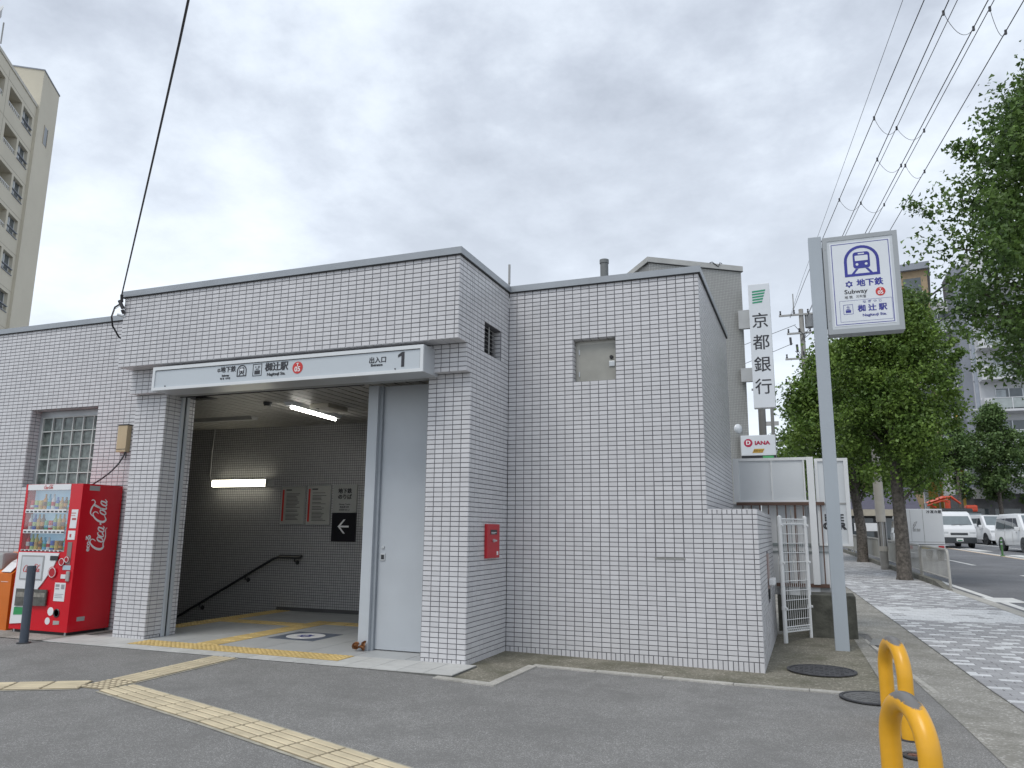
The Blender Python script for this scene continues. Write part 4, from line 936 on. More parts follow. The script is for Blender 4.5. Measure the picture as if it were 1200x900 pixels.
# script lettering: catmull-rom ribbons, slanted
def ribbon(mb, pts, place, th=.002, sub=8):
    P = [Vector(p) for p in pts]; P = [P[0]] + P + [P[-1]]; L_ = []
    for i in range(1, len(P) - 2):
        for k in range(sub):
            t = k / sub; a, b, c, d = P[i - 1], P[i], P[i + 1], P[i + 2]
            L_.append(.5 * ((2 * b) + (c - a) * t + (2 * a - 5 * b + 4 * c - d) * t * t + (3 * b - a - 3 * c + d) * t ** 3))
    L_.append(P[-2]); vs = []; fs = []; n = len(L_)
    for i, p in enumerate(L_):
        d = L_[min(i + 1, n - 1)] - L_[max(i - 1, 0)]; d = Vector((d.x, d.y)); d = d.normalized() if d.length > 1e-9 else Vector((1, 0)); nn = Vector((-d.y, d.x)) * max(p.z * 1.35, .008) / 2
        for sgn in (1, -1):
            for h in (0, th): vs.append(place(p.x + nn.x * sgn, p.y + nn.y * sgn, h))
    for i in range(n - 1):
        a = i * 4; b = a + 4; fs += [(a + 1, a + 3, b + 3, b + 1), (a, a + 1, b + 1, b), (a + 3, a + 2, b + 2, b + 3)]
    mb.add(vs, fs)
def oval(cx, cy, rx, ry, w, a0=40, a1=400, lean=.25, thin=.4):
    pts = []
    for k in range(13):
        a = R(a0 + (a1 - a0) * k / 12); x, y = rx * math.cos(a), ry * math.sin(a); pts.append((cx + x + y * lean, cy + y, w * (thin + (1 - thin) * abs(math.cos(a)))))
    return pts
SCRIPT = [
    [(.78, .60, .03), (.88, .72, .05), (.90, .90, .05), (.70, 1.02, .05), (.42, .90, .09), (.18, .58, .14), (.14, .20, .15), (.36, -.04, .09), (.70, -.02, .06), (1.3, -.14, .05), (1.9, -.10, .03), (2.1, -.2, .03)],
    oval(.98, .26, .17, .24, .10), [(1.08, .48, .03), (1.25, .44, .03), (1.4, .40, .03)],
    oval(1.42, .26, .16, .24, .10, 50, 320) + [(1.62, .14, .03)],
    oval(1.84, .26, .16, .24, .10, 30, 390), [(2.05, .50, .08), (1.98, .2, .09), (2.06, .03, .06), (2.2, .14, .03)],
    [(2.26, .34, .09), (2.46, .38, .09)],
    [(3.18, .60, .03), (3.30, .74, .05), (3.28, .92, .05), (3.08, 1.02, .05), (2.82, .90, .09), (2.58, .58, .13), (2.54, .20, .14), (2.76, -.02, .09), (3.02, .06, .05), (3.2, .2, .03)],
    [(2.84, .94, .04), (3.1, 1.22, .06), (3.6, 1.16, .07), (4.1, .95, .05), (4.3, 1.1, .05), (4.2, 1.25, .03)],
    oval(3.38, .26, .17, .24, .10), [(3.50, .48, .03), (3.66, .5, .03)],
    [(3.66, .3, .03), (3.86, .75, .05), (3.92, 1.0, .06), (3.80, .92, .07), (3.70, .45, .09), (3.70, .10, .09), (3.84, .03, .05), (3.98, .16, .03)],
    oval(4.16, .26, .16, .24, .10, 30, 390), [(4.37, .50, .08), (4.30, .2, .09), (4.38, .03, .06), (4.56, .2, .03)],
]
def script(par, place, m_, name='script_lettering'):
    q = MB()
    for k, s_ in enumerate(SCRIPT): ribbon(q, s_, lambda x, y, h, k=k: place(x + y * .18, y, h + k * .00004))
    return q.build(name, m_, par, keepn=True)
sc_ = .165
# on the side: reading upward, so text x runs up (z) and text y runs towards the front (-y)
script(V, lambda x, y, h: (VW + .001 + h, .38 - y * .19, .955 + x * .142), M_whitep)
text('ecoる', .085, (VW + .001, .14, 1.00), M_whitep, V, 'side_lettering', rot=(0, R(-90), R(0)), ext=.001, bold=.003)
_e = [o for o in kids(V) if o.name.startswith('side_lettering')][0]; _e.rotation_euler = (0, 0, 0); _e.location = (0, 0, 0)
_e.data.transform(Matrix(((0, 0, 1, VW + .003), (0, -1, 0, .16), (1, 0, 0, 1.06), (0, 0, 0, 1))))
script(V, lambda x, y, h: (.155 + x * .064, -.0205 - h, .70 + y * .075), M_redp); script(V, lambda x, y, h: (.33 + x * .035, -.0065 - h, VH - .058 + y * .04), M_redp)

# recycling bin beside it
t = thing('recycling_bin', 'orange recycling bin with a grey lid left of the vending machine', 'recycling bin', (-6.62, -1.20, .055))
q = MB(); q.prism([(-.30, 0, 0), (-.30, .42, 0), (-.30, .42, .96), (-.30, .12, .80), (-.30, -.01, .70)], (.60, 0, 0)); q.build('bin_body', M_orange, t)
q = MB(); q.bbox(-.26, .04, .03, .25, .74, .96, .03); q.build('bin_lid', M_greyp, t)
q = MB(); q.prism([(.10, -.006, .72), (.27, -.006, .72), (.27, .115, .835), (.10, .115, .835)], (0, -.004, .006)); s_ = q.build('bin_sticker', M_vwhite, t)
q = MB(); q.prism([(.10, .118, .84), (.27, .118, .84), (.27, .36, .95), (.10, .36, .95)], (0, -.004, .008)); s_ = q.build('bin_sticker', M_vwhite, t)
text('飲料\n容器\n専用', .055, (.185, .23, .91), M_ink, s_, 'sticker_lettering', rot=(R(24), 0, 0), ext=.001) 
q = MB(); q.box(.12, .25, -.013, -.011, .60, .605) ; q.build('moulded_line', M_whitep, t)
for k in range(4): q = MB(); q.prism([(-.05 + k * .07, -.002, .52), (-.045 + k * .07, -.002, .52), (-.02 + k * .09, -.002, .64), (-.03 + k * .09, -.002, .64)], (0, -.003, 0)); q.build('printed_ray', mat('orange_print', (.7, .45, .3)), t)

t = thing('bollard', 'leaning charcoal post in front of the vending machine', 'bollard', (-5.19, -1.80, .05))
q = MB(); q.tube([(0, 0, 0), (-.02, -.0, .86)], .047, 16); q.build('post', M_bollard, t, smooth='auto')
q = MB(); q.cyl((0, 0, -.0), (0, 0, .012), .075, 16); q.build('base_collar', M_iron, t)

# ------------------------------------------------------------------ pylon sign
S = thing('subway_sign_pole', 'tall grey pole carrying the white subway sign with a train in an arch', 'sign', (3.44, 1.70, G(3.5, 1.72) - .03))
q = MB(); q.bbox(0, .155, 0, .17, 0, 5.09, .006); q.build('pole', M_post, S)
q = MB(); q.bbox(-.05, .2, -.04, .21, -.02, .012, .004); q.build('base_plate', M_post, S)
cab = MB(); cab.bbox(.165, 1.02, .0, .20, 3.79, 5.055, .012); cb = cab.build('cabinet', mat('cabinet_alu', (.31, .33, .34), rough=.4, metal=.2, var=.03), S)
q = MB(); q.box(.155, .1648, .05, .15, 3.9, 4.95); q.build('mounting_bracket', M_post, S)
q = MB(); panel(None, .165, 1.02, 3.79, 5.055, [(.215, .965, 3.85, 5.00)], lambda a, b, c, d: q.box(a, b, -.012, -.0002, c, d)); q.build('front_frame', mat('cabinet_alu2', (.35, .37, .38), rough=.4, metal=.2, var=.03), cb)
q = MB(); q.box(.215, .965, -.004, -.0003, 3.85, 5.00); q.build('face_border', M_alu, cb)
q = MB(); q.box(.245, .935, -.008, -.0042, 3.885, 4.965); sf = q.build('sign_face', M_signw, cb)
y = -.0085
q = MB(); panel(None, .262, .918, 3.90, 4.95, [(.27, .91, 3.908, 4.942)], lambda a, b, c, d: q.box(a, b, y - .0008, y, c, d)); panel(None, .315, .905, 3.935, 4.205, [(.318, .902, 3.938, 4.202)], lambda a, b, c, d: q.box(a, b, y - .0008, y, c, d)); q.build('printed_border', M_navy, sf)
train_icon(sf, .60, 4.70, .40, y, M_navy)
q = MB(); snow(q, .44, 4.415, .042, y, .005); q.build('city_emblem', M_navy, sf)
text('地下鉄', .10, (.675, y, 4.415), M_navy, sf, bold=.003); text('Subway', .075, (.51, y, 4.315), M_ink, sf, bold=.001, sx=1.15); text('地 铁   지하철', .042, (.50, y, 4.245), M_ink, sf)
red_badge(sf, .785, 4.29, .055, y)
text('な ぎ つ じ', .035, (.685, y, 4.175), M_navy, sf, sx=1.3); text('椥 辻 駅', .092, (.68, y, 4.09), M_navy, sf, bold=.003); text('Nagitsuji Sta.', .045, (.70, y, 4.005), M_navy, sf, bold=.001, sx=1.15)
q = MB(); panel(None, .355, .465, 4.03, 4.155, [(.36, .46, 4.035, 4.15)], lambda a, b, c, d: q.box(a, b, y - .0008, y, c, d)); q.box(.38, .44, y - .0008, y, 4.05, 4.085); q.box(.39, .43, y - .0008, y, 4.092, 4.102); q.box(.405, .412, y - .0008, y, 4.108, 4.14); q.box(.39, .435, y - .0008, y, 4.12, 4.125); q.build('station_symbol', M_navy, sf)
q = MB(); q.box(1.02, 1.022, .04, .16, 3.85, 5.0); q.build('side_panel', M_alu, cb)
for z in (3.97, 4.9): q = MB(); q.cyl((.19, -.012, z), (.19, -.016, z), .008, 8); q.build('screw', M_greyp, cb)

# ------------------------------------------------------------------ yellow hoops
def hoop(x, y, rz, h, w, label):
    t = thing('yellow_hoop_barrier', label, 'barrier', (x, y, G(x, y)), rz, group='yellow hoop barriers')
    pts = [(-w / 2, 0, -.05), (-w / 2, 0, h * .35), (-w / 2, 0, h - w / 2)] + [(-w / 2 * math.cos(a), 0, h - w / 2 + w / 2 * math.sin(a)) for a in np.linspace(.12, math.pi - .12, 22)] + [(w / 2, 0, h - w / 2), (w / 2, 0, h * .35), (w / 2, 0, -.05)]
    q = MB(); q.tube(pts, .0505, 28); q.build('hoop_tube', M_yhoop, t, smooth='auto')
    q = MB()
    for x_ in (-w / 2, w / 2): q = MB(); q.cyl((x_, 0, -.01), (x_, 0, .006), .068, 20); q.build('ground_socket', M_iron, t)
    return t
def worn_hoop_paint():
    m = M_yhoop; t = m.node_tree; N = t.nodes.new; L = t.links.new; b = t.nodes['Principled BSDF']; src = b.inputs['Base Color'].links[0].from_socket
    tc = N('ShaderNodeTexCoord'); sp = N('ShaderNodeSeparateXYZ'); L(tc.outputs['Object'], sp.inputs[0])
    n = N('ShaderNodeTexNoise'); n.inputs['Scale'].default_value = 16; n.inputs['Detail'].default_value = 6; n.inputs['Roughness'].default_value = .7; L(tc.outputs['Object'], n.inputs['Vector'])
    a = N('ShaderNodeMath'); a.operation = 'MULTIPLY_ADD'; a.inputs[1].default_value = .09; L(n.outputs['Fac'], a.inputs[0]); L(sp.outputs[2], a.inputs[2])
    g = N('ShaderNodeMapRange'); g.inputs['From Min'].default_value = .655; g.inputs['From Max'].default_value = .662; L(a.outputs[0], g.inputs['Value'])
    n2 = N('ShaderNodeTexNoise'); n2.inputs['Scale'].default_value = 34; n2.inputs['Detail'].default_value = 8; n2.inputs['Roughness'].default_value = .8; L(tc.outputs['Object'], n2.inputs['Vector'])
    g2 = N('ShaderNodeMapRange'); g2.inputs['From Min'].default_value = .69; g2.inputs['From Max'].default_value = .71; L(n2.outputs['Fac'], g2.inputs['Value'])
    mx0 = N('ShaderNodeMath'); mx0.operation = 'MAXIMUM'; L(g.outputs[0], mx0.inputs[0]); L(g2.outputs[0], mx0.inputs[1])
    mx = N('ShaderNodeMix'); mx.data_type = 'RGBA'; L(mx0.outputs[0], mx.inputs['Factor']); L(src, mx.inputs[6]); mx.inputs[7].default_value = (.16, .155, .15, 1); L(mx.outputs[2], b.inputs['Base Color'])
worn_hoop_paint()
hoop(3.622, -3.948, R(108), .60, .42, 'nearer yellow hoop barrier with a worn grey patch on top, at the bottom edge')
hoop(3.75, -1.92, R(102), .60, .42, 'farther yellow hoop barrier, standing behind the nearer one')

# ------------------------------------------------------------------ mesh gate, concrete block, panel fence
t = thing('mesh_gate', 'narrow white wire mesh gate between low tiled wall and concrete block', 'gate', (2.885, 2.24, G(2.9, 2.3)), math.atan2(.46, .30))
GW = .55
for x in (0, GW):
    q = MB(); q.cyl((x, 0, 0), (x, 0, 1.56), .027, 12); q.tube([(x, 0, 1.56), (x, 0, 1.575)], [.027, .012], 12); q.build('post', M_wpaint, t, smooth='auto')
    for z in (.42, .98, 1.45): q = MB(); q.cyl((x - .0, -.03, z), (x, -.045, z), .016, 8); q.cyl((x, 0, z - .02), (x, 0, z + .02), .031, 12); q.build('clamp', M_wpaint, t)
for k in range(12):
    z = .16 + k * .118; q = MB(); q.cyl((.03, 0, z), (GW - .03, 0, z), .005, 6); q.build('mesh_wire', M_wpaint, t)
for z0, z1 in ((.13, .19), (1.47, 1.53)):
    q = MB(); n = 24; q.tube([(.03 + (GW - .06) * k / n, .0, z0 if k % 2 else z1) for k in range(n + 1)], .005, 5); q.cyl((.03, 0, z0), (GW - .03, 0, z0), .008, 6); q.cyl((.03, 0, z1), (GW - .03, 0, z1), .008, 6); q.build('truss_rail', M_wpaint, t)
for k in range(11): x = .05 + k * .045; q = MB(); q.cyl((x, .006, .13), (x, .006, 1.53), .0036, 5); q.build('mesh_wire', M_wpaint, t)

t = thing('concrete_block', 'dark weathered concrete block behind the sign pole', 'concrete block', (3.46, 2.95, G(3.4, 2.7)))
q = MB(); q.bbox(-.30, .28, -.27, .3, -.05, .535, .015); q.build('block_body', M_oldconc, t)

F = thing('panel_fence', 'white panelled hoarding with brown bars behind the mesh gate', 'fence', (0, 3.5, 0))
q = MB(); q.box(2.26, 3.46, -.02, .06, 1.755, 1.80); q.build('brown_rail', M_brown, F)
q = MB(); q.box(2.76, 3.46, -.03, .06, .62, .665); q.build('brown_rail', M_brown, F)
for x0, x1 in ((2.315, 2.76), (2.785, 3.20)):
    q = MB(); q.box(x0, x1, .0, .01, 1.83, 2.40); q.build('sheet_panel', M_wpaint2, F)
q = MB(); q.box(2.23, 2.312, -.02, .04, 1.80, 2.44); q.build('frame_post', M_wpaint, F)
for x in (2.762, 3.202): q = MB(); q.box(x, x + .022, -.015, .03, 1.81, 2.405); q.build('frame_post', M_wpaint, F)
q = MB(); q.box(3.255, 3.345, -.04, .06, .66, 2.44); q.build('frame_post', M_wpaint, F)
q = MB(); q.box(2.313, 3.254, -.018, .035, 2.4005, 2.44); q.box(2.313, 3.254, -.018, .035, 1.8005, 1.829); q.build('frame_rail', M_wpaint, F)
for k in range(10):
    x = 2.34 + k * .118
    if x > 3.5: break
    q = MB(); th = .016 if k != 6 else .03; q.box(x, x + th, -.005, .012, .666, 1.7545); q.build('brown_bar', M_brown, F)
for k in range(7):
    x = 2.2 + k * .20; q = MB(); q.box(x + .003, x + .197, .10, .115, .50, 1.78); q.build('back_panel', M_wpaint2 if k % 2 else M_wpaint, F)
q = MB(); q.box(2.2, 3.6, .085, .0995, 1.18, 1.22); q.box(2.2, 3.6, .085, .0995, 1.09, 1.11); q.build('cross_rail', mat('grey_green_rail', (.30, .34, .34), rough=.5), F)
q = MB(); 
for k in range(5): q = MB(); q.box(2.8 + k * .135, 2.93 + k * .135, .0, .14, .505, .6195); q.build('base_block', M_wpaint if k % 2 else mat('aged_block', (.36, .36, .35), rough=.7), F)
q = MB(); q.box(2.76, 3.5, .02, .2, -.1, .5); q.build('base_wall', M_oldconc, F)
Bk = thing('parking_board', 'white framed board with black capital letters behind the subway sign pole', 'sign', (0, 3.55, 0))
q = MB(); q.box(3.40, 3.745, .0, .05, 1.22, 2.38); q.build('board', M_wpaint2, Bk)
q = MB(); q.box(3.745, 3.80, -.02, .07, 1.19, 2.42); q.box(3.36, 3.745, -.02, .07, 2.3802, 2.42); q.box(3.36, 3.745, -.02, .07, 1.19, 1.2198); q.box(3.36, 3.3998, -.02, .07, 1.2199, 2.38); q.build('board_frame', M_wpaint, Bk)
q = MB(); q.box(3.40, 3.7449, -.006, -.0002, 1.765, 1.79); q.build('board_joint', M_greyp, Bk)
text('BIKE', .135, (3.575, -.001, 1.575), M_ink, Bk, bold=.009, sx=.93); text('CAR', .135, (3.575, -.001, 1.46), M_ink, Bk, bold=.009, sx=1.1)
for x in (3.38, 3.56): q = MB(); q.cyl((x, .09, G(x, 3.6)), (x, .09, 2.3), .025, 10); q.build('support_post', M_wpaint, Bk)

# ================================================================== BACKGROUND (left and centre)
def obox(name, mats, par, w, d, z0, z1, M=None): q = MB(); q.box(0, w, 0, d, z0, z1); return q.build(name, mats, par)
# bank building: rotated block
bd = math.atan2(.577, .8165)
K = thing('bank_building', 'pale mosaic-clad bank building rising behind the station entrance', 'building', (-.287, 10.747, 0), bd)
q = MB(); q.box(0, 2.70, 0, 12, -.5, 8.30); q.build('wall', M_bankm, K)
q = MB(); q.box(-.05, 2.74, -.04, 12, 8.3002, 8.44); q.build('parapet', mat('parapet_stone', (.46, .46, .44), rough=.6, var=.1), K)
q = MB(); q.box(-.052, 2.742, -.042, .3, 8.285, 8.30); q.build('parapet_shadow_strip', M_black2, K)  # solid black strip, the shadow line under the parapet put into its colour
q = MB(); q.tube([(1.75, -.03, 8.44), (1.82, -.05, 8.47), (1.9, -.05, 8.42), (2.0, -.045, 8.36), (2.05, -.05, 8.47), (2.12, -.03, 8.46)], .012, 6); q.build('loose_cable', M_wire, K)
S = thing('bank_sign', 'tall vertical white bank sign reading 京都銀行 with green stripes', 'sign', (2.36, 12.0, 4.5))
q = MB(); q.bbox(-.265, .265, 0, .25, 0, 3.31, .01); q.build('sign_box', M_signw, S)
for i, ch in enumerate('京都銀行'): text(ch, .43, (.0, -.003, 2.28 - i * .585), M_ink, S, bold=-.003, sx=1.0)
for k in range(5):
    q = MB(); z = 3.12 - k * .075; w1 = .17 - k * .022; q.prism([(-.17, -.003, z), (w1, -.003, z + .02), (w1 - .015, -.003, z - .025), (-.17, -.003, z - .04)], (0, -.003, 0)); q.build('green_stripe', M_green, S)
for z0, z1 in ((2.15, 2.65), (.72, 1.08)):
    q = MB(); q.box(-.55, -.266, .08, .2, z0, z1); q.build('bracket', mat('bracket_grey', (.42, .43, .43), rough=.5), S)
S = thing('advert_sign', 'small white roadside sign with red DIANA lettering over the hoarding', 'sign', (2.15, 12, 3.28))
q = MB(); q.bbox(-.42, .42, 0, .15, 0, .52, .01); q.build('sign_box', M_signw, S)
q = MB(); q.cyl((-.24, 0, .325), (-.24, -.004, .325), .105, 24); rb = q.build('red_disc', mat('crimson_print', (.45, .02, .07)), S); text('D', .15, (-.24, -.005, .325), M_whitep, rb, bold=.006, ext=.001)
text('IANA', .135, (.10, -.003, .315), MATS['crimson_print'], S, bold=.006, sx=1.15)
q = MB(); q.prism([(-.15, -.003, .07), (.10, -.003, .07), (.15, -.003, .17), (-.10, -.003, .17)], (0, -.003, 0)); gp = q.build('gold_patch', M_gold, S); text('スロット', .06, (0, -.0075, .12), M_ink, gp, ext=.001, bold=.002)
q = MB(); q.box(-.42, .42, .02, .13, -.1, -.002); q.build('lower_panel', M_black2, S); q = MB(); q.box(.1, .36, .01, .0198, -.1, -.01); q.build('green_strip', mat('green_panel', (.08, .4, .15)), S)
for x in (-.43, .42): q = MB(); q.box(x - .012, x + .012, .03, .1, -3.3, .53); q.build('sign_post', M_greyp, S)
t = thing('globe_lamp', 'round white globe lamp on a pole beside the DIANA sign', 'lamp', (1.62, 12.2, 0))
q = MB(); q.cyl((0, 0, 0), (0, 0, 3.85), .045, 12); q.cyl((.09, 0, 0), (.09, 0, 3.8), .03, 8); q.build('pole', M_greyp, t)
q = MB(); bm = bmesh.new(); bmesh.ops.create_uvsphere(bm, u_segments=20, v_segments=12, radius=.15); bm.transform(Matrix.Translation((0, 0, 4.0))); q.frombm(bm); q.cyl((0, 0, 3.83), (0, 0, 3.88), .07, 12); q.build('globe', M_signw, t, smooth='auto')

# apartment tower on the left: two joined blocks seen from below
ta = math.atan2(.81015, -.5859)
Tw = thing('apartment_tower', 'tall cream apartment tower on the far left', 'building', (-51.687, 29.383, 0), ta)
# local x: along the facade (away from camera = +x), facade faces local -y? choose +y inward
FH = 2.85; TH = 33.7
def tower_face():
    wins = []
    cols_ = [(-2.4, -.5, 'slide'), (-5.1, -2.75, 'recess'), (-8.6, -6.1, 'recess'), (-10.9, -9.0, 'slide'), (-13.6, -11.3, 'recess'), (-17.1, -14.6, 'recess'), (-19.4, -17.5, 'slide')]
    for k in range(11):
        z = TH - 2.5 - k * FH
        for x0, x1, ty in cols_: wins.append((x0, x1, z - .15, z + 1.3, ty))
    return wins
wins = tower_face()
q = MB(); panel(None, -30, 0, -.5, TH, [w[:4] for w in wins], lambda a, b, c, d: q.box(a, b, 0, .9, c, d)); q.box(-30, -.0, .9001, 14, -.5, TH - .02)
q.build('wall', M_cream, Tw)
for x0, x1, z0, z1, ty in wins:
    if ty == 'slide':
        q = MB(); q.box(x0, x1, .28, .35, z0, z1); wo = q.build('window', M_glassd, Tw)
        q = MB(); q.box(x0 + .1, x0 + (x1 - x0) * .5, .27, .2795, z0 + .1, z1 - .1); q.build('curtain_pane', M_curtain, wo)
        for x in (x0, (x0 + x1) / 2 - .04, x1 - .07): q = MB(); q.box(x, x + .07, .23, .269, z0, z1); q.build('frame_bar', M_wpaint, wo)
        for zr in (z0 + .45, z0): q = MB(); q.box(x0 - .05, x1 + .05, -.06, .1, zr, zr + .05); q.build('sill_rail', M_aptg, wo)
    else:
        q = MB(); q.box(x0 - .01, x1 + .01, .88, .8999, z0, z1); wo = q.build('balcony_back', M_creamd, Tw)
        q = MB(); q.box(x0 + .3, x1 - .8,   .85, .8799, z0, z1 - .3); q.build('balcony_door', M_glassd, wo)
        q = MB(); q.box(x0, x1, .06, .12, z0 + .35, z0 + .40); q.box(x0, x1, .06, .12, z0 + .0, z0 + .05)
        for i in range(9): xx = x0 + (x1 - x0) * i / 8; q.box(xx - .02, xx + .02, .07, .11, z0 + .05, z0 + .35)
        q.build('balcony_railing', M_wpaint, wo)
for k in range(11):
    z = TH - .9 - k * FH; q = MB(); q.box(-30, .0, -.012, .001, z - .03, z); q.build('floor_joint', mat('joint_shade', (.40, .37, .30)), Tw)
for x in (-5.6, -8.8, -14.1): q = MB(); q.box(x - .02, x + .02, -.010, -.0002, 0, TH - .2); q.build('wall_joint', MATS['joint_shade'], Tw)
q = MB(); q.box(-30, .0, -.06, .35, TH, TH + .25); q.build('parapet', mat('parapet_cream', (.5, .48, .42)), Tw)
q = MB(); q.box(.005, 3.8, -.2, 8, -.5, TH + 3.25); q.build('stair_tower', M_cream, Tw)
q = MB(); q.box(-.045, 3.85, -.25, 8.05, TH + 3.2505, TH + 3.35); q.build('stair_tower_cap', M_aptg, Tw)
q = MB(); q.box(1.5, 2.3, -.215, -.18, TH - 2.2, TH - .7); wo = q.build('window', M_glassd, Tw)
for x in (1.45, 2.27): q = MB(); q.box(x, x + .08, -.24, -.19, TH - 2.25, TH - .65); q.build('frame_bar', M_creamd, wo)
t = thing('satellite_dish', 'satellite dish on the edge of the cream tower roof', 'satellite dish', (-46.9, 22.9, TH + .25), ta)
q = MB(); q.cyl((0, -.1, 0), (0, -.1, 1.6), .05, 8); q.build('mast', M_greyp, t); q = MB(); q.tube([(-.1, .1, 1.9), (-.25, .25, 1.95), (-.34, .34, 2.0)], [.1, .5, .8], 20, cap=False); q.build('dish', M_aptw, t, smooth='auto')

# ------------------------------------------------------------------ trees
def leaf_cloud(name, par, clumps, nleaf, size, m_, flat=.55, seed=1, kind='stuff', stretch=1.0, fan=False):
    rng = np.random.default_rng(seed)
    w = np.array([c[3] ** 1.7 for c in clumps]); w = w / w.sum(); idx = rng.choice(len(clumps), nleaf, p=w)
    C = np.array([c[:3] for c in clumps])[idx]; rad = np.array([c[3] for c in clumps])[idx]
    d = rng.normal(size=(nleaf, 3)); d /= np.linalg.norm(d, axis=1)[:, None]; rr = rng.random(nleaf) ** .45 * (1 + .18 * rng.normal(size=nleaf))
    P = C + d * (rad * rr)[:, None] * np.array([1, 1, flat + .25])
    n = rng.normal(size=(nleaf, 3)) * .75 + d * .35 + np.array([0, 0, .55]); n /= np.linalg.norm(n, axis=1)[:, None]
    t = np.cross(n, rng.normal(size=(nleaf, 3))); t /= np.linalg.norm(t, axis=1)[:, None]; b = np.cross(n, t)
    s = size * rng.uniform(.6, 1.25, nleaf)[:, None]
    # fan shaped leaf: stalk end, two shoulders, notch
    v0 = P - b * s * .5; v1 = P + t * s * .55 + b * s * .25; v2 = P + b * s * .42 + n * s * .12; v3 = P - t * s * .55 + b * s * .25
    if fan:
        w1 = P + t * s * .34 + b * s * .40 + n * s * .05; w3 = P - t * s * .34 + b * s * .40 + n * s * .05; v0 = P - b * s * .42; v2 = P + b * s * .26
        V_ = np.stack([v0, v1, w1, v2, w3, v3], 1).reshape(-1, 3); K = 6
    else: V_ = np.stack([v0, v1, v2, v3], 1).reshape(-1, 3); K = 4
    me = bpy.data.meshes.new(name)
    me.vertices.add(len(V_)); me.vertices.foreach_set('co', V_.ravel()); F_ = nleaf
    me.loops.add(F_ * K); me.loops.foreach_set('vertex_index', np.arange(F_ * K)); me.polygons.add(F_); me.polygons.foreach_set('loop_start', np.arange(F_) * K); me.polygons.foreach_set('loop_total', np.full(F_, K))
    me.update(); me.validate(); me.materials.append(m_); return link(name, me, par, kind=kind)
def tree(label, x, y, h0, top, rx, ry, nleaf, leaf, m_, seed, trunk_r=.13, nclump=46, cat='tree', clr=.34, group=None, lean=(0, 0), low=None, gz=None, shape=1.0, fan=False, sprays=0):
    rd = random.Random(seed); z = gz if gz is not None else G(x, y); t = thing('ginkgo_tree' if 'ginkgo' in label else 'street_tree', label, cat, (x, y, z), 0, group); H = top - z; lo = h0 - z
    q = MB(); pts = [(0, 0, -.1), (0, 0, .12), (.02, .01, lo * .5), (lean[0] * .4, lean[1] * .4, lo + .2), (lean[0] * .7, lean[1] * .7, lo + (H - lo) * .45), (lean[0], lean[1], H * .93)]
    q.tube(pts, [trunk_r * 1.45, trunk_r * 1.1, trunk_r, trunk_r * .85, trunk_r * .5, trunk_r * .12], 14); q.build('trunk', M_bark, t, smooth='auto')
    cl = []
    for k in range(nclump):
        u = rd.random() ** .8; zz = lo + (H - lo) * (.04 + .96 * u); prof = math.sin(math.pi * min(1, (u * .82 + .16)) ** shape) ** .75
        a = rd.uniform(0, 6.283); r = prof * (rd.random() ** .5)
        cl.append((lean[0] * u + rx * r * .82 * math.cos(a), lean[1] * u + ry * r * .82 * math.sin(a), zz, clr * rx * rd.uniform(.6, 1.25)))
    for k in range(sprays):       # thin shoots reaching out of the crown
        u = rd.uniform(.1, 1.02); a = rd.uniform(0, 6.283); prof = math.sin(math.pi * min(1, (min(u, .98) * .82 + .16)) ** shape) ** .75; zz = lo + (H - lo) * u
        for f_s in (.97, 1.04, 1.11): cl.append((lean[0] * u + rx * prof * f_s * math.cos(a), lean[1] * u + ry * prof * f_s * math.sin(a), zz + (f_s - .98) * 1.0, .14))
    q = MB()
    for c in cl[:nclump:2]:
        zb = max(lo * .8, c[2] - rd.uniform(.5, 1.3)); f_b = (zb - lo) / (H - lo) if zb > lo else 0; bx, by = lean[0] * f_b, lean[1] * f_b
        q.tube([(bx, by, zb), (bx + (c[0] - bx) * .5, by + (c[1] - by) * .5, zb + (c[2] - zb) * .65), c[:3]], [trunk_r * .28, trunk_r * .16, trunk_r * .05], 5)
    q.build('branches', M_bark, t); leaf_cloud('foliage', t, cl, nleaf, leaf, m_, seed=seed, fan=fan)
    return t
tree('ginkgo tree whose trunk stands beside the guard rail, just right of the subway sign', 5.40, 13.6, 2.5, 7.75, 1.75, 1.7, 85000, .076, M_leaf, 3, .16, 120, sprays=40, group='ginkgo trees along the kerb')
tree('ginkgo tree farther along the kerb, its crown seen left of the sign pole', 4.95, 21.95, 2.7, 7.9, 2.5, 2.0, 40000, .12, M_leaf, 4, .17, 110, group='ginkgo trees along the kerb', lean=(-.3, 0))
tree('ginkgo tree in the row behind the others, mostly hidden', 4.3, 30.5, 3, 8.6, 2.5, 2.2, 12000, .14, M_leaf, 5, .17, 50, group='ginkgo trees along the kerb')
tree('ginkgo tree with large leaves reaching in from the right edge, nearest of all', 7.15, 3.9, 3.3, 7.55, 2.2, 2.25, 75000, .066, M_leafn, 6, .17, 210, lean=(-.25, -.6), fan=True, sprays=60, group='ginkgo trees along the kerb', clr=.25)
tree('small street tree across the road, in front of the white apartment balconies', 17.3, 61.5, 4.0, 11.3, 2.2, 2.2, 16000, .19, M_leafd, 8, .16, 70, gz=.95, shape=.8)
tree('low street tree across the road at the right edge, beside the small street tree', 20.6, 63, 3.6, 9.6, 2.3, 2.2, 9000, .19, M_leafd, 9, .16, 50, gz=.95)
tree('street tree far across the road above the crane truck', 14.3, 60, 4.2, 9.5, 2.2, 2, 8000, .2, M_leafd, 10, .14, 36, gz=.9)
tree('bushy street tree far across the road, left of the yellow column', 11.6, 64, 4.6, 11.0, 2.3, 2, 8000, .2, M_leafd, 12, .14, 36, gz=.95)
tree('dark street tree far up the street behind the white bank sign pole', 3.0, 45, 3.5, 9.5, 2.6, 2.4, 9000, .18, M_leafd, 13, .16, 40)

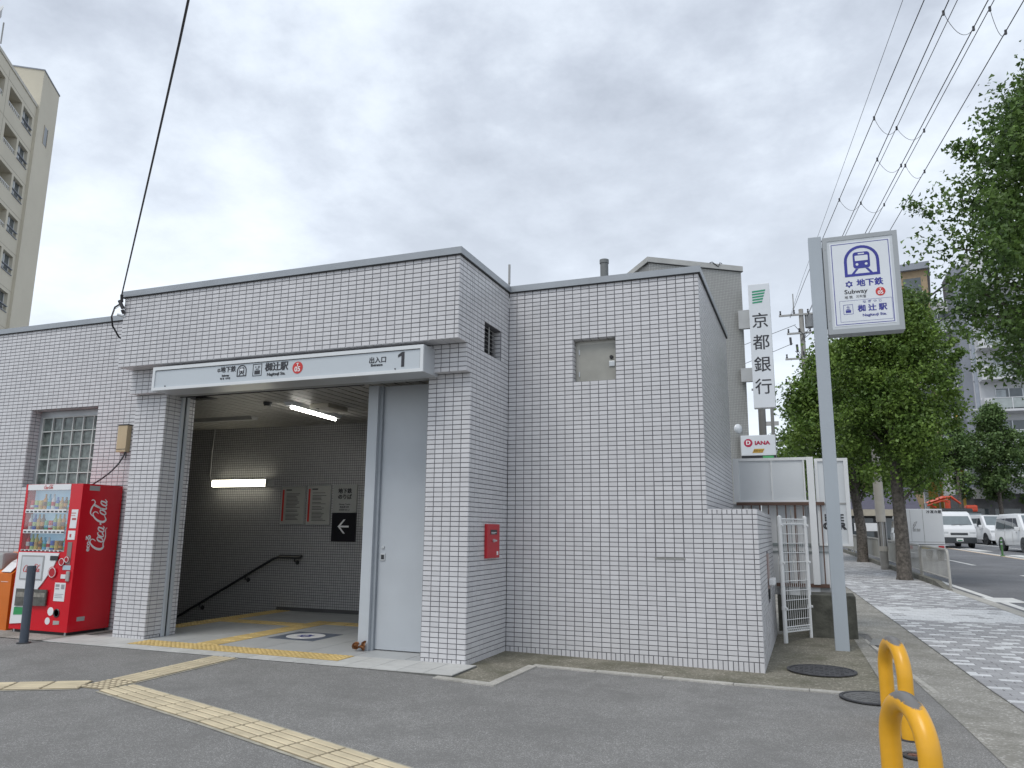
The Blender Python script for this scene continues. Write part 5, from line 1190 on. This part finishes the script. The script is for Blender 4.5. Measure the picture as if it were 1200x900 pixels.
# ------------------------------------------------------------------ guard rail
def rail(s0, L_, label, solid):
    x, y = st(s0, -.02); t = thing('guard_rail', label, 'guard rail', (x, y, G(x, y) + .12), math.atan2(SU.y, SU.x), group='guard rails along the kerb')
    mt = mat('rail_steel', (.42, .41, .38), rough=.5, metal=.2, var=.1)
    sl = .016
    def P(a, z): return (a, 0, z + sl * a)
    q = MB(); q.tube([P(.04, -.15), P(.04, .62), P(.08, .70), P(.16, .73), P(L_ - .16, .73), P(L_ - .08, .70), P(L_ - .04, .62), P(L_ - .04, -.15)], .028, 8); q.build('rail_frame', mt, t, smooth='auto')
    q = MB(); q.tube([P(.05, .12), P(L_ - .05, .12)], .018, 6); q.build('bottom_rail', mt, t)
    n = int(L_ / .11)
    for i in range(1, n): q = MB(); a = i * L_ / n; q.box(a - .008, a + .008, -.006, .006, .12 + sl * a, .70 + sl * a); q.build('baluster', mt, t)
    if solid: q = MB(); q.add([P(.08, .14), P(L_ - .08, .14), P(L_ - .08, .68), P(.08, .68)], [(0, 1, 2, 3)]); q.box(.08, L_ - .08, .008, .012, .15, .69 + .0); q.build('infill_panel', mat('rail_mesh_panel', (.34, .33, .29), rough=.6, var=.1), t)
    return t
rail(.05, 2.9, 'nearest open guard rail panel, its rounded end at the kerb ramp', 0); rail(3.0, 3.0, 'open guard rail panel behind the ginkgo trunk nearest the sign', 0); rail(6.1, 3.2, 'grey guard rail panel next to the wrapped pole', 1); rail(9.4, 3.2, 'grey guard rail panel just past the wrapped pole', 1)
rail(12.8, 3.4, 'grey guard rail panel between the wrapped pole and the farther ginkgo trunk', 1); rail(16.3, 4.5, 'farthest grey guard rail panel beside the white framed board', 1)

# ------------------------------------------------------------------ poles and wires
t = thing('wrapped_pole', 'grey kerbside pole wrapped in a pale sheet, between the two ginkgo trunks', 'pole', (5.30, 17.7, G(5.3, 17.7)))
q = MB(); q.cyl((0, 0, -.1), (-.02, 0, 5.2), .115, 16); q.build('pole', M_pole, t, smooth='auto')
q = MB(); q.cyl((-.01, 0, 1.42), (-.02, 0, 2.62), .135, 16); q.build('pale_wrap', mat('pale_wrap', (.50, .47, .42), rough=.7, var=.08), t, smooth='auto')
q = MB(); q.cyl((0, 0, .55), (0, 0, .70), .13, 16); q.build('band', M_beige if False else mat('pale_wrap', (.5, .47, .42)), t)
for k in range(8): a = k * math.pi / 4; q = MB(); q.box(.118 * math.cos(a) - .008, .118 * math.cos(a) + .008, .118 * math.sin(a) - .008, .118 * math.sin(a) + .008, .70, 1.42); q.build('anti_poster_rib', M_black2 if k % 2 else M_aptw, t)

U = thing('utility_pole', 'tall concrete utility pole with crossarms and insulators above the trees', 'utility pole', (3.50, 33.1, G(3.5, 33.1)))
pz = 12.35
q = MB(); q.tube([(0, 0, 0), (0, 0, pz)], [.19, .115], 14); q.build('pole', M_pole, U, smooth='auto')
for z, w0, w1 in ((pz - .35, -1.1, 1.1), (pz - 1.35, -.75, 1.0), (pz - 2.7, -.9, .9), (pz - 4.0, -1.0, .8), (pz - 4.8, -1.0, .8)):
    q = MB(); q.box(w0, w1, -.16, -.07, z, z + .09); ca = q.build('crossarm', M_greyp, U)
    for x in np.linspace(w0 + .08, w1 - .08, 4): 
        q = MB(); q.tube([(x, -.12, z + .09), (x, -.12, z + .16), (x, -.12, z + .2), (x, -.12, z + .3)], [.03, .06, .03, .05], 8); q.build('insulator', M_insul, ca)
q = MB(); q.cyl((-.35, -.1, pz - .2), (-.35, -.1, pz + .85), .03, 8); q.build('top_spike', M_greyp, U)
q = MB(); q.cyl((.38, .05, pz - 1.0), (.38, .05, pz - .3), .22, 14); q.cyl((.75, .05, pz - 1.0), (.75, .05, pz - .35), .18, 14); q.build('transformer', mat('transformer_grey', (.25, .26, .27)), U)
for k in range(12): 
    q = MB(); x = random.uniform(-.7, .7); z = pz - random.uniform(.8, 3.6); q.tube([(x, -.15, z), (x * .6, -.2, z - .2), (random.uniform(-.2, .2), -.15, z - .5)], .015, 5); q.build('jumper_wire', M_wire, U)
for k in range(4): q = MB(); x = -.6 + k * .3; q.cyl((x, -.1, pz - 1.5 - k * .4), (x + .02, -.1, pz - 1.9 - k * .4), .06, 8); q.build('cutout_switch', M_insul, U)
t = thing('utility_pole', 'thin grey pole standing behind the white bank sign', 'utility pole', (1.95, 19.0, .0)); q = MB(); q.tube([(0, 0, 0), (0, 0, 7.4)], [.14, .12], 12); q.build('pole', mat('dark_pole', (.2, .2, .19)), t); q = MB(); q.box(-.3, .3, -.05, .05, 6.6, 6.66); q.box(-.3, .3, -.05, .05, 6.2, 6.26); q.build('crossarm', M_greyp, t)
t = thing('utility_pole', 'slender far pole with a small crossarm above the DIANA sign', 'utility pole', (1.55, 40.0, .0)); q = MB(); q.tube([(0, 0, 0), (0, 0, 9.0)], [.14, .10], 12); q.build('pole', mat('dark_pole', (.2, .2, .19)), t); q = MB(); q.box(-.6, .35, -.05, .05, 7.7, 7.95); q.build('crossarm', M_greyp, t)
t = thing('street_lamp', 'curved grey street lamp arm reaching out of the tree crown beside the utility pole', 'street lamp', (4.9, 30, .45)); q = MB(); q.tube([(0, 0, 0), (0, 0, 6.6), (-.1, 0, 7.0), (-.5, 0, 7.2), (-1.9, 0, 6.9)], [.08, .06, .05, .04, .03], 8); q.build('pole', M_greyp, t); q = MB(); q.bbox(-2.3, -1.8, -.1, .1, 6.82, 6.92, .02); q.build('lamp_head', M_greyp, t)

# overhead conductors: from the utility pole toward and past the camera; each cable is a thing
WZ = 12.6
wires = [(5.777, 8.2, 4.229, 21.674, .006), (6.203, 8.358, 4.442, 21.751, .011), (6.696, 8.54, 5.114, 21.991, .012), (6.866, 8.603, 5.205, 22.023, .009), (7.478, 8.829, 5.876, 22.263, .012), (7.597, 8.873, 5.998, 22.307, .010), (8.191, 9.093, 6.698, 22.557, .012)]
names_ = ['thinnest overhead cable, leftmost of the bundle at the top right', 'second overhead cable from the left at the top right', 'overhead cable in the middle of the bundle, left of the close pair', 'thin overhead cable running close beside the middle one', 'left one of the two close overhead cables', 'right one of the two close overhead cables', 'rightmost overhead cable, passing behind the big leaves']
wp_ = []
for (x0, y0, x1, y1, r), nm in zip(wires, names_):
    a = Vector((x0, y0, WZ)); b = Vector((x1, y1, WZ)); d = b - a; pts = [a + d * k for k in (-1.6, -1, -.5, 0, .25, .5, .75, 1, 1.4)]; e_ = a + d * 1.84
    pts = [p + Vector((0, 0, 0)) for p in pts]; pts.append(Vector((e_.x, 33.0, pz + .1)))
    q = MB(); q.tube([p - pts[0] for p in pts], r, 6); o = q.build('overhead_cable', M_wire, None); o.location = pts[0]; o['label'] = nm; o['category'] = 'cable'; o['group'] = 'overhead cables'
    wp_.append((a, d))
def loop(i, j, f0, f1, label):
    A = wp_[i][0] + wp_[i][1] * f0; Bp = wp_[j][0] + wp_[j][1] * f1
    t = thing('cable_tie_loop', label, 'cable', tuple(A), 0, 'sagging tie loops between the overhead cables')
    D = Bp - A; pts = []
    for k in range(11): u = k / 10; pts.append(D * u + Vector((0, 0, -.34 * math.sin(math.pi * u) ** .8 if 0 < u < 1 else 0)))
    q = MB(); q.tube(pts, .006, 5); q.build('loop_wire', M_wire, t)
    for p in (pts[0], pts[-1]): q = MB(); q.tube([p + Vector((0, 0, .04)), p - Vector((0, 0, .07))], .028, 6); q.build('clamp', M_insul, t)
Lb = 'thin sagging loop tying overhead cables together, '
loop(2, 4, .03, .07, Lb + 'highest of them at the left'); loop(5, 6, .02, .08, Lb + 'highest of them at the right')
loop(1, 3, .36, .40, Lb + 'below the highest pair, at the left'); loop(3, 5, .40, .41, Lb + 'below the highest pair, at the right')
loop(2, 4, .54, .57, Lb + 'halfway down, at the left'); loop(5, 6, .57, .60, Lb + 'halfway down, at the right')
loop(1, 3, .76, .78, Lb + 'near the sign top, at the left'); loop(3, 5, .78, .79, Lb + 'near the sign top, at the right')
# service wires right of the sign, towards the tree
def cable(a, b, r, sag, label):
    a, b = Vector(a), Vector(b); q = MB(); q.tube([(b - a) * (k / 12) + Vector((0, 0, -sag * math.sin(math.pi * k / 12))) for k in range(13)], r, 6); o = q.build('overhead_cable', M_wire, None); o.location = a; o['label'] = label; o['category'] = 'cable'; return o
cable((4.3, 33, 9.6), (10.2, 3.0, 8.9), .03, .5, 'thick twisted cable crossing behind the big leaves at the right')
cable((4.3, 33, 8.8), (10.4, 3.0, 7.9), .018, .5, 'slack lower cable under the thick twisted cable')
cable((3.2, 33, pz - .3), (-30, 70, 13), .014, .8, 'cable running left from the utility pole, uppermost')
cable((3.0, 33, pz - 1.3), (-30, 70, 10), .014, .8, 'cable running left from the utility pole, below the uppermost')

# ------------------------------------------------------------------ vehicles
def car_body(prof, w, belt, tum, name, m_, par, bev=.05):
    """prof: side outline (y, z) counter-clockwise, y = length (front at -y); w half width; above belt the sides lean in by tum"""
    bm = bmesh.new(); L_ = []; R_ = []
    zt = max(p[1] for p in prof)
    for y, z in prof:
        k = max(0, (z - belt) / (zt - belt)); ww = w - tum * k - (.06 if z < .35 else 0)
        L_.append(bm.verts.new((-ww, y, z))); R_.append(bm.verts.new((ww, y, z)))
    n = len(prof); bm.faces.new(L_); bm.faces.new(R_[::-1])
    for i in range(n): j = (i + 1) % n; bm.faces.new((L_[j], L_[i], R_[i], R_[j]))
    bmesh.ops.recalc_face_normals(bm, faces=bm.faces[:]); ed = [e for e in bm.edges if len(e.link_faces) == 2 and e.calc_face_angle() > .25]
    bmesh.ops.bevel(bm, geom=ed, offset=bev, segments=3, profile=.5, affect='EDGES'); q = MB(); q.frombm(bm); return q.build(name, m_, par, smooth='auto')
def wheel(x, y, r, par, wd=.2):
    sx = 1 if x > 0 else -1; q = MB(); q.tube([(x - wd / 2, y, r), (x - wd / 2 + .02, y, r), (x + wd / 2 - .02, y, r), (x + wd / 2, y, r)], [r * .93, r, r, r * .93], 24); o = q.build('wheel', M_tyre, par, smooth='auto')
    q = MB(); q.tube([(x + sx * wd / 2, y, r), (x + sx * (wd / 2 + .012), y, r)], [r * .66, r * .6], 20); q.build('rim', M_rim, o)
    q = MB()
    for k in range(5): a = k * 2 * math.pi / 5; q.tube([(x + sx * (wd / 2 + .014), y, r), (x + sx * (wd / 2 + .014), y + r * .42 * math.cos(a), r + r * .42 * math.sin(a))], [.02, .05], 5)
    q.build('hub_spokes', M_black2, o)
def minivan(label, x, y, rz, m_=M_carw, kind='mini', L_=4.6, Hh=1.85, w=.86, gz=None, group=None, name='minivan', cat='van'):
    z = gz if gz is not None else road(x, y) + .005; t = thing(name, label, cat, (x, y, z), rz, group); y0 = -L_ / 2; y1 = L_ / 2
    if kind == 'van': prof = [(y0 + .02, .32), (y1 - .05, .32), (y1, .6), (y1 - .02, 1.2), (y1 - .12, Hh - .05), (y1 - .3, Hh), (y0 + 1.05, Hh), (y0 + .75, Hh - .1), (y0 + .22, 1.18), (y0 + .05, 1.0), (y0, .7)]; belt = 1.1; ws = [(y0 + .26, 1.22), (y0 + .74, Hh - .14)]
    else: prof = [(y0 + .06, .28), (y1 - .05, .28), (y1, .55), (y1 - .03, 1.05), (y1 - .22, Hh - .12), (y1 - .5, Hh), (y0 + 1.9, Hh), (y0 + 1.55, Hh - .06), (y0 + .75, 1.10), (y0 + .12, .92), (y0, .6)]; belt = 1.0; ws = [(y0 + .82, 1.14), (y0 + 1.5, Hh - .10)]
    tum = .10 if kind == 'van' else .14
    car_body(prof, w, belt, tum, 'body', m_, t)
    wx = lambda zz: w - tum * max(0, (zz - belt) / (Hh - belt))
    # windscreen
    (ya, za), (yb, zb) = ws; nn = Vector((0, -(zb - za), (yb - ya))).normalized() * .012
    q = MB(); P4 = [Vector((-wx(za) + .10, ya, za)), Vector((wx(za) - .10, ya, za)), Vector((wx(zb) - .13, yb, zb)), Vector((-wx(zb) + .13, yb, zb))]; q.prism([p + nn * .2 for p in P4], nn); q.build('windscreen', mat('windscreen_glass', (.16, .19, .20), rough=.05, spec=.9), t)
    # side windows
    segs = [(y0 + (.62 if kind == 'van' else 1.30), y0 + (1.45 if kind == 'van' else 2.1)), (y0 + (1.52 if kind == 'van' else 2.17), y0 + (2.9 if kind == 'van' else 3.1)), (y0 + (2.97 if kind == 'van' else 3.17), y1 - .28)]
    for sx in (-1, 1):
        for i, (a, b) in enumerate(segs):
            zlo, zhi = belt + .12, Hh - .22; q = MB(); a2 = a + ((.28 if kind == 'van' else .45) if i == 0 else .0)
            P4 = [Vector((sx * (wx(zlo) + .003), a, zlo)), Vector((sx * (wx(zlo) + .003), b, zlo)), Vector((sx * (wx(zhi) + .003), b, zhi)), Vector((sx * (wx(zhi) + .003), a2, zhi))]; q.prism(P4, (sx * .008, 0, 0)); q.build('side_window', M_carglass, t)
        for yy in (y0 + .85, y1 - .9): wheel(sx * (w - .12), yy, .32, t)
        for yy in (y0 + .85, y1 - .9): q = MB(); q.cyl((sx * (w - .10), yy, .34), (sx * (w + .004), yy, .34), .38, 20); q.build('wheel_arch', M_black2, t)
        q = MB(); q.bbox(sx * (w - .01) - (.0 if sx > 0 else .2), sx * (w - .01) + (.2 if sx > 0 else 0), y0 + (.55 if kind == 'van' else 1.15), y0 + (.70 if kind == 'van' else 1.30), belt + .02, belt + .2, .03); q.build('wing_mirror', m_, t)
        q = MB(); q.bbox(min(sx * (w - .34), sx * (w - .04)), max(sx * (w - .34), sx * (w - .04)), y0 - .012 + (.02 if kind == 'van' else .06), y0 + .14, .68, .86, .02); q.build('headlight', M_lampc, t)
        q = MB(); q.box(sx * w - .003 if sx > 0 else sx * w - .006, sx * w + .006 if sx > 0 else sx * w + .003, y0 + 1.5, y0 + 1.66, .93, .97); q.build('door_handle', M_greyp, t)
        q = MB()
        for yy in (y0 + (1.48 if kind == 'van' else 2.13), y0 + (2.93 if kind == 'van' else 3.13)): q.box(sx * w - .004, sx * w + .004, yy - .006, yy + .006, .4, belt)
        q.build('door_seam', M_greyp, t)
    q = MB(); q.bbox(-w + .02, w - .02, y0 - .05, y0 + .2, .24, .56, .04); q.build('front_bumper', M_card if kind == 'van' else m_, t)
    q = MB(); q.box(-.42, .42, y0 - .012, y0 + .1, .68, .80); q.build('grille', M_black2, t)
    q = MB(); q.box(-.42, .42, y0 - .018, y0 - .0122, .735, .745); q.build('grille_bar', M_rim, t)
    q = MB(); q.box(-.165, .165, y0 - .062, y0 - .052, .34, .50); pl = q.build('number_plate', M_whitep, t)
    q = MB(); q.box(-.12, .12, y0 - .064, y0 - .0622, .36, .42); q.build('plate_characters', mat('plate_green', (.03, .2, .1)), pl)
    q = MB(); q.tube([(-.3, ya - .05, za + .0), (.2, ya + .02, za + .04)], .01, 5); q.tube([(.1, ya - .05, za), (.55, ya + .02, za + .04)], .01, 5); q.build('wiper', M_black2, t)
    q = MB(); q.box(-w + .1, w - .1, y1 - .01, y1 + .012, .6, .62); q.build('rear_trim', M_black2, t)
    return t
HD = math.atan2(SU.y, SU.x) - math.pi / 2      # heading of the street: vehicles' +y along the street
minivan('white panel van facing the camera in the opposite lane, with a black bumper', 10.75, 42.6, HD, kind='van', L_=4.7, Hh=1.98, w=.85, name='panel_van')
minivan('white minivan nearest the right edge, side on with its front to the right', 13.35, 36.3, HD + R(3), L_=4.6, group='white minivans in the opposite lane')
minivan('white minivan farther back, between the panel van and the nearest minivan', 14.15, 49.5, HD + R(6), L_=4.6, group='white minivans in the opposite lane')
minivan('dark grey van half hidden behind the white panel van', 13.25, 52.5, HD, m_=M_card, kind='van', L_=4.7, Hh=2.05, w=.85, name='panel_van')
# small box truck seen from behind
x_, y_ = 7.35, 26.6
Tk = thing('box_truck', 'small white box truck seen from behind beyond the guard rail', 'truck', (x_, y_, road(x_, y_) + .005), HD)
q = MB(); q.bbox(-.70, .70, -.9, 1.1, .62, 1.98, .02); q.build('cargo_box', M_carw, Tk)
q = MB(); q.box(-.008, .008, -.9035, -.9, .66, 1.95); q.box(-.70, .70, -.9035, -.9, .70, .72); q.box(-.45, -.44, -.9035, -.9, .72, 1.95); q.build('door_seam', M_greyp, Tk)
text('冷凍冷蔵', .13, (.40, -.905, 1.86), M_ink, Tk, bold=.002, spacing=1.05); 
q = MB(); q.tube([(-.36, -.906, 1.32), (-.31, -.906, 1.45), (-.22, -.906, 1.5), (-.27, -.906, 1.38), (-.38, -.906, 1.22)], .012, 5); q.build('printed_figure', M_greyp, Tk); text('新鮮', .14, (-.25, -.905, 1.15), M_greyp, Tk)
q = MB(); q.box(-.68, .68, -.88, 1.1, .50, .62); q.build('chassis', M_card, Tk); q = MB(); q.box(-.69, .69, -.93, -.88, .42, .60); q.build('rear_bar', M_carw, Tk)
for sx in (-1, 1): q = MB(); q.bbox(sx * .55 - .1, sx * .55 + .1, -.96, -.93, .44, .57, .01); q.build('tail_light', M_lampr, Tk)
for sx in (-1, 1):
    for yy in (-.45, 1.55): wheel(sx * .60, yy, .27, Tk, .16)
car_body([(1.15, .35), (2.35, .35), (2.4, .9), (2.25, 1.15), (1.95, 1.75), (1.2, 1.78)], .70, 1.0, .08, 'cab', M_carw, Tk)
q = MB(); q.prism([(-.703, 1.35, 1.05), (-.703, 2.1, 1.05), (-.64, 1.88, 1.62), (-.64, 1.35, 1.62)], (-.006, 0, 0)); q.build('cab_window', M_carglass, Tk)
q = MB(); q.box(-.17, .17, -.945, -.931, .45, .56); q.build('number_plate', mat('plate_yellow', (.6, .45, .05)), Tk)

# crane truck far behind
t = thing('crane_truck', 'truck with a folded red crane arm behind the white panel van', 'truck', (13.0, 59.5, road(13, 59.5)), HD)
q = MB(); q.bbox(-1.1, 1.1, -2, 3, .9, 1.3, .03); q.build('flatbed', M_card, t); q = MB(); q.bbox(-1.1, 1.1, -4, -2.1, .5, 2.3, .12); q.build('cab', M_card, t)
q = MB(); q.tube([(-.8, -1.6, 2.4), (-1.4, -1.6, 2.75), (-.3, -1.6, 3.15), (.3, -1.6, 3.2), (.9, -1.6, 2.7)], [.10, .12, .16, .12, .07], 6); q.tube([(0, -1.7, 1.3), (0, -1.7, 3.0)], .2, 8); q.tube([(-1.4, -1.7, 2.55), (-.4, -1.7, 2.9), (.2, -1.7, 2.85)], .06, 6); q.build('crane_arm', M_redo, t)
q = MB(); q.bbox(1.2, 1.95, -1.9, -1.1, 2.1, 2.6, .12); q.tube([(1.6, -1.5, 1.2), (1.6, -1.5, 2.2)], .15, 8); q.build('outrigger_box', M_redo, t)
for sx in (-1, 1):
    for yy in (-3, 1.8): wheel(sx * .95, yy, .42, t, .25)

t = thing('delineator_post', 'green flexible lane post standing on the centre line before the nearest minivan', 'lane post', (11.0, 30.9, road(11, 30.9)))
q = MB(); q.tube([(0, 0, 0), (0, 0, .03), (0, 0, .06), (0, 0, .80)], [.10, .09, .04, .04], 12); q.build('post', M_dkgreen, t, smooth='auto')
for z in (.5, .65): q = MB(); q.cyl((0, 0, z), (0, 0, z + .05), .0415, 12); q.build('reflective_band', M_alu, t)

# ------------------------------------------------------------------ buildings on the far side of the street
A = thing('apartment_block', 'white balconied apartment block across the road at the right', 'building', (0, 0, 0))
FH2 = 2.95; zg = 1.0
def bay(x0, x1, yf, z0, n, depth, bd_, win=True):
    q = MB(); q.box(x0, x1, yf + bd_, yf + bd_ + depth, zg, z0 + n * FH2 + .4); q.build('wall', M_aptw if x0 > 19 else M_aptw, A)
    for k in range(n):
        z = z0 + k * FH2
        q = MB(); q.box(x0, x1, yf, yf + bd_ - .002, z - .22, z - .02); q.build('balcony_slab', M_aptw, A)
        q = MB(); q.box(x0, x0 + .10, yf, yf + bd_ - .003, z - .019, z + 1.05); q.box(x0 + .1001, x0 + .5, yf, yf + .08, z - .019, z + 1.05); q.build('balcony_side_wall', M_aptw, A)
        q = MB(); q.box(x0 + .52, x1, yf + .03, yf + .05, z + .08, z + .98); bl = q.build('balcony_screen', M_aptn, A)
        q = MB(); q.box(x0 + .5002, x1, yf + .0, yf + .029, z + .98, z + 1.04); 
        nn_ = int((x1 - x0) / 1.6)
        for i in range(nn_ + 1): xx = x0 + .52 + (x1 - x0 - .6) * i / max(1, nn_); q.box(xx, xx + .07, yf + .0, yf + .0295, z - .019, z + .98)
        q.build('balcony_rail', M_aptw if k % 2 else M_aptw, bl)
        for i, a in enumerate(np.arange(x0 + 1.2, x1 - 2.0, 3.2)):
            q = MB(); q.box(a, a + 2.2, yf + bd_ - .03, yf + bd_ - .002, z, z + 2.05); w_ = q.build('window', M_glassd, A)
            q = MB(); q.box(a + .1, a + .85, yf + bd_ - .036, yf + bd_ - .031, z + .1, z + 1.95); q.build('curtain_pane', M_curtain, w_)
            
            for dx_ in (0, 1.05, 2.12): q = MB(); q.box(a + dx_, a + dx_ + .08, yf + bd_ - .06, yf + bd_ - .0365, z, z + 2.05); q.build('frame_bar', M_alu, w_)
bay(18.75, 34, 70.5, 6.55, 7, 10, 1.5); bay(14.6, 17.9, 77, 6.9, 6, 8, 1.3)
q = MB(); q.box(17.9002, 18.7498, 74.5, 80, zg, 27.5); q.build('recessed_wall', M_aptg, A)
q = MB(); q.box(15.0, 34, 69.8, 71.9, zg, 4.0); q.build('ground_floor', mat('ground_floor_grey', (.20, .20, .20), rough=.7, var=.1), A)
for k in range(6): q = MB(); q.box(15.6 + k * 3, 17.9 + k * 3, 69.76, 69.799, zg + .3, 3.6); q.build('shop_window', M_glassd, A)
q = MB(); q.prism([(12.6, 68.0, 6.6), (18.9, 68.0, 8.6), (18.9, 68.0, 9.2), (12.6, 68.0, 7.3)], (0, 5, 0)); q.build('canopy_roof', M_aptw, A)
q = MB(); q.box(14.6, 15.4, 68.5, 69.3, zg, 7.0); q.build('canopy_column', M_aptw, A)
q = MB(); q.cyl((18.2, 70.2, 9), (18.2, 70.2, 26), .16, 8); q.build('drain_pipe', mat('pipe_steel', (.30, .33, .38), rough=.5), A)
for z in np.arange(12, 26, 2.95): q = MB(); q.box(18.0, 18.4, 70.1, 70.4, z, z + .12); q.build('pipe_bracket', M_aptg, A)
t = thing('brown_building', 'brown apartment building behind the ginkgo crown, right of the subway sign', 'building', (11.0, 78, 0), R(-8))
q = MB(); q.box(0, 5.2, 0, 12, 0, 28.3); q.build('wall', M_tan, t)
q = MB(); q.box(-.35, 5.5, -.5, 12, 28.3, 29.0); q.build('roof_slab', M_aptg, t)
for k in range(9):
    for i in range(2): q = MB(); q.box(.6 + i * 2.4, 2.2 + i * 2.4, -.05, -.001, 26.0 - k * 2.9, 27.5 - k * 2.9); w_ = q.build('window', M_glassd, t); q = MB(); q.box(.5 + i * 2.4, 2.3 + i * 2.4, -.2, -.051, 25.85 - k * 2.9, 25.99 - k * 2.9); q.build('window_sill', M_aptw, w_)
t = thing('yellow_column_sign', 'tall ochre roadside column above the crane truck', 'sign', (14.2, 71, 0)); q = MB(); q.bbox(-.6, .55, -.3, .3, 0, 7.6, .03); q.build('column', mat('ochre', (.48, .28, .05), rough=.5), t); q = MB(); q.box(-.95, -.6005, -.2, .2, 0, 6.6); q.build('column_edge', M_aptw, t)
t = thing('yellow_marker_pole', 'thin yellow pole standing in front of the white balconies', 'pole', (14.95, 62, 1)); q = MB(); q.cyl((0, 0, 0), (.05, 0, 10.6), .11, 8); q.build('pole', mat('pole_yellow', (.6, .38, .07)), t); q = MB(); q.box(.06, 1.6, -.04, .04, 10.2, 10.3); q.build('arm', M_aptw, t)
t = thing('shop_awning', 'white rectangular shop sign over a small canopy beyond the crane truck', 'sign', (14.3, 66, 0)); q = MB(); q.box(-.9, 1.1, 0, .3, 7.1, 7.5); q.build('upper_board', M_aptw, t); q = MB(); q.box(-.6, 1.4, -.6, .3, 6.35, 6.8); q.build('canopy', M_aptg, t); q = MB(); q.box(-.6, .6, -.7, -.602, 5.85, 6.33); q.build('name_board', M_wpaint, t)
for px_ in (-.5, 1.0): q = MB(); q.cyl((px_, .15, 0), (px_, .15, 7.1), .06, 8); q.build('post', M_greyp, t)
t = thing('street_shop', 'dark grey shop front with hanging boards behind the dark van', 'building', (14.8, 64.2, 0)); q = MB(); q.box(0, 9, 0, 5, 1.0, 4.6); q.build('wall', mat('shop_grey', (.17, .17, .18), rough=.7, var=.15), t)
for k in range(4): q = MB(); q.box(.4 + k * 2.2, 2.2 + k * 2.2, -.04, -.001, 1.1, 3.4); q.build('shop_window', M_glassd, t)
q = MB(); q.box(1.15, 2.45, -.3, -.041, 4.2, 5.1); q.build('hanging_board', M_wpaint, t); q = MB(); q.box(.35, .8, -.3, -.041, 4.4, 5.4); q.build('blue_board', mat('pale_blue', (.35, .5, .68)), t)
# low roofed shop with purple roof left across the far end
t = thing('roofed_shop', 'low shop with a purple roof up the street behind the ginkgo trunks', 'building', (3.6, 52, .8)); q = MB(); q.box(-2, 6.5, 0, 6, -.4, 2.3); q.build('wall', mat('shop_dark', (.09, .09, .09), rough=.8, var=.3), t)
q = MB(); q.prism([(-2.3, -.8, 2.15), (-2.3, 3, 3.9), (-2.3, 6.5, 2.15)], (9.2, 0, 0)); q.build('roof', M_roofp, t); q = MB(); q.box(-2.3, 6.9, -.85, -.801, 1.75, 2.2); q.build('fascia', mat('fascia_beige', (.42, .38, .30)), t)
for k in range(4): q = MB(); q.box(-1.6 + k * 2, -.1 + k * 2, -.05, -.001, .2, 1.6); q.build('shop_window', M_glassd, t)
q = MB(); q.box(2.6, 4.2, -.9, -.851, .7, 1.25); q.build('white_board', M_wpaint, t); q = MB(); q.box(.2, 1.2, -1.0, -.86, 1.2, 1.45); q.build('red_board', mat('shop_red', (.45, .1, .04)), t)
t = thing('far_house', 'tan gabled house behind the purple-roofed shop', 'house', (6.3, 62, .9)); q = MB(); q.box(-1.5, 4, 0, 6, 0, 5.2); q.build('wall', M_tan, t); q = MB(); q.prism([(-1.9, -.4, 5.1), (1.25, -.4, 7.1), (4.4, -.4, 5.1)], (0, 7, 0)); q.build('roof', mat('brown_roof', (.16, .11, .08), rough=.8), t); q = MB(); q.box(-.6, .6, -.05, -.001, 3.2, 4.4); w_ = q.build('window', M_glassd, t)

print('objects', len(bpy.data.objects))
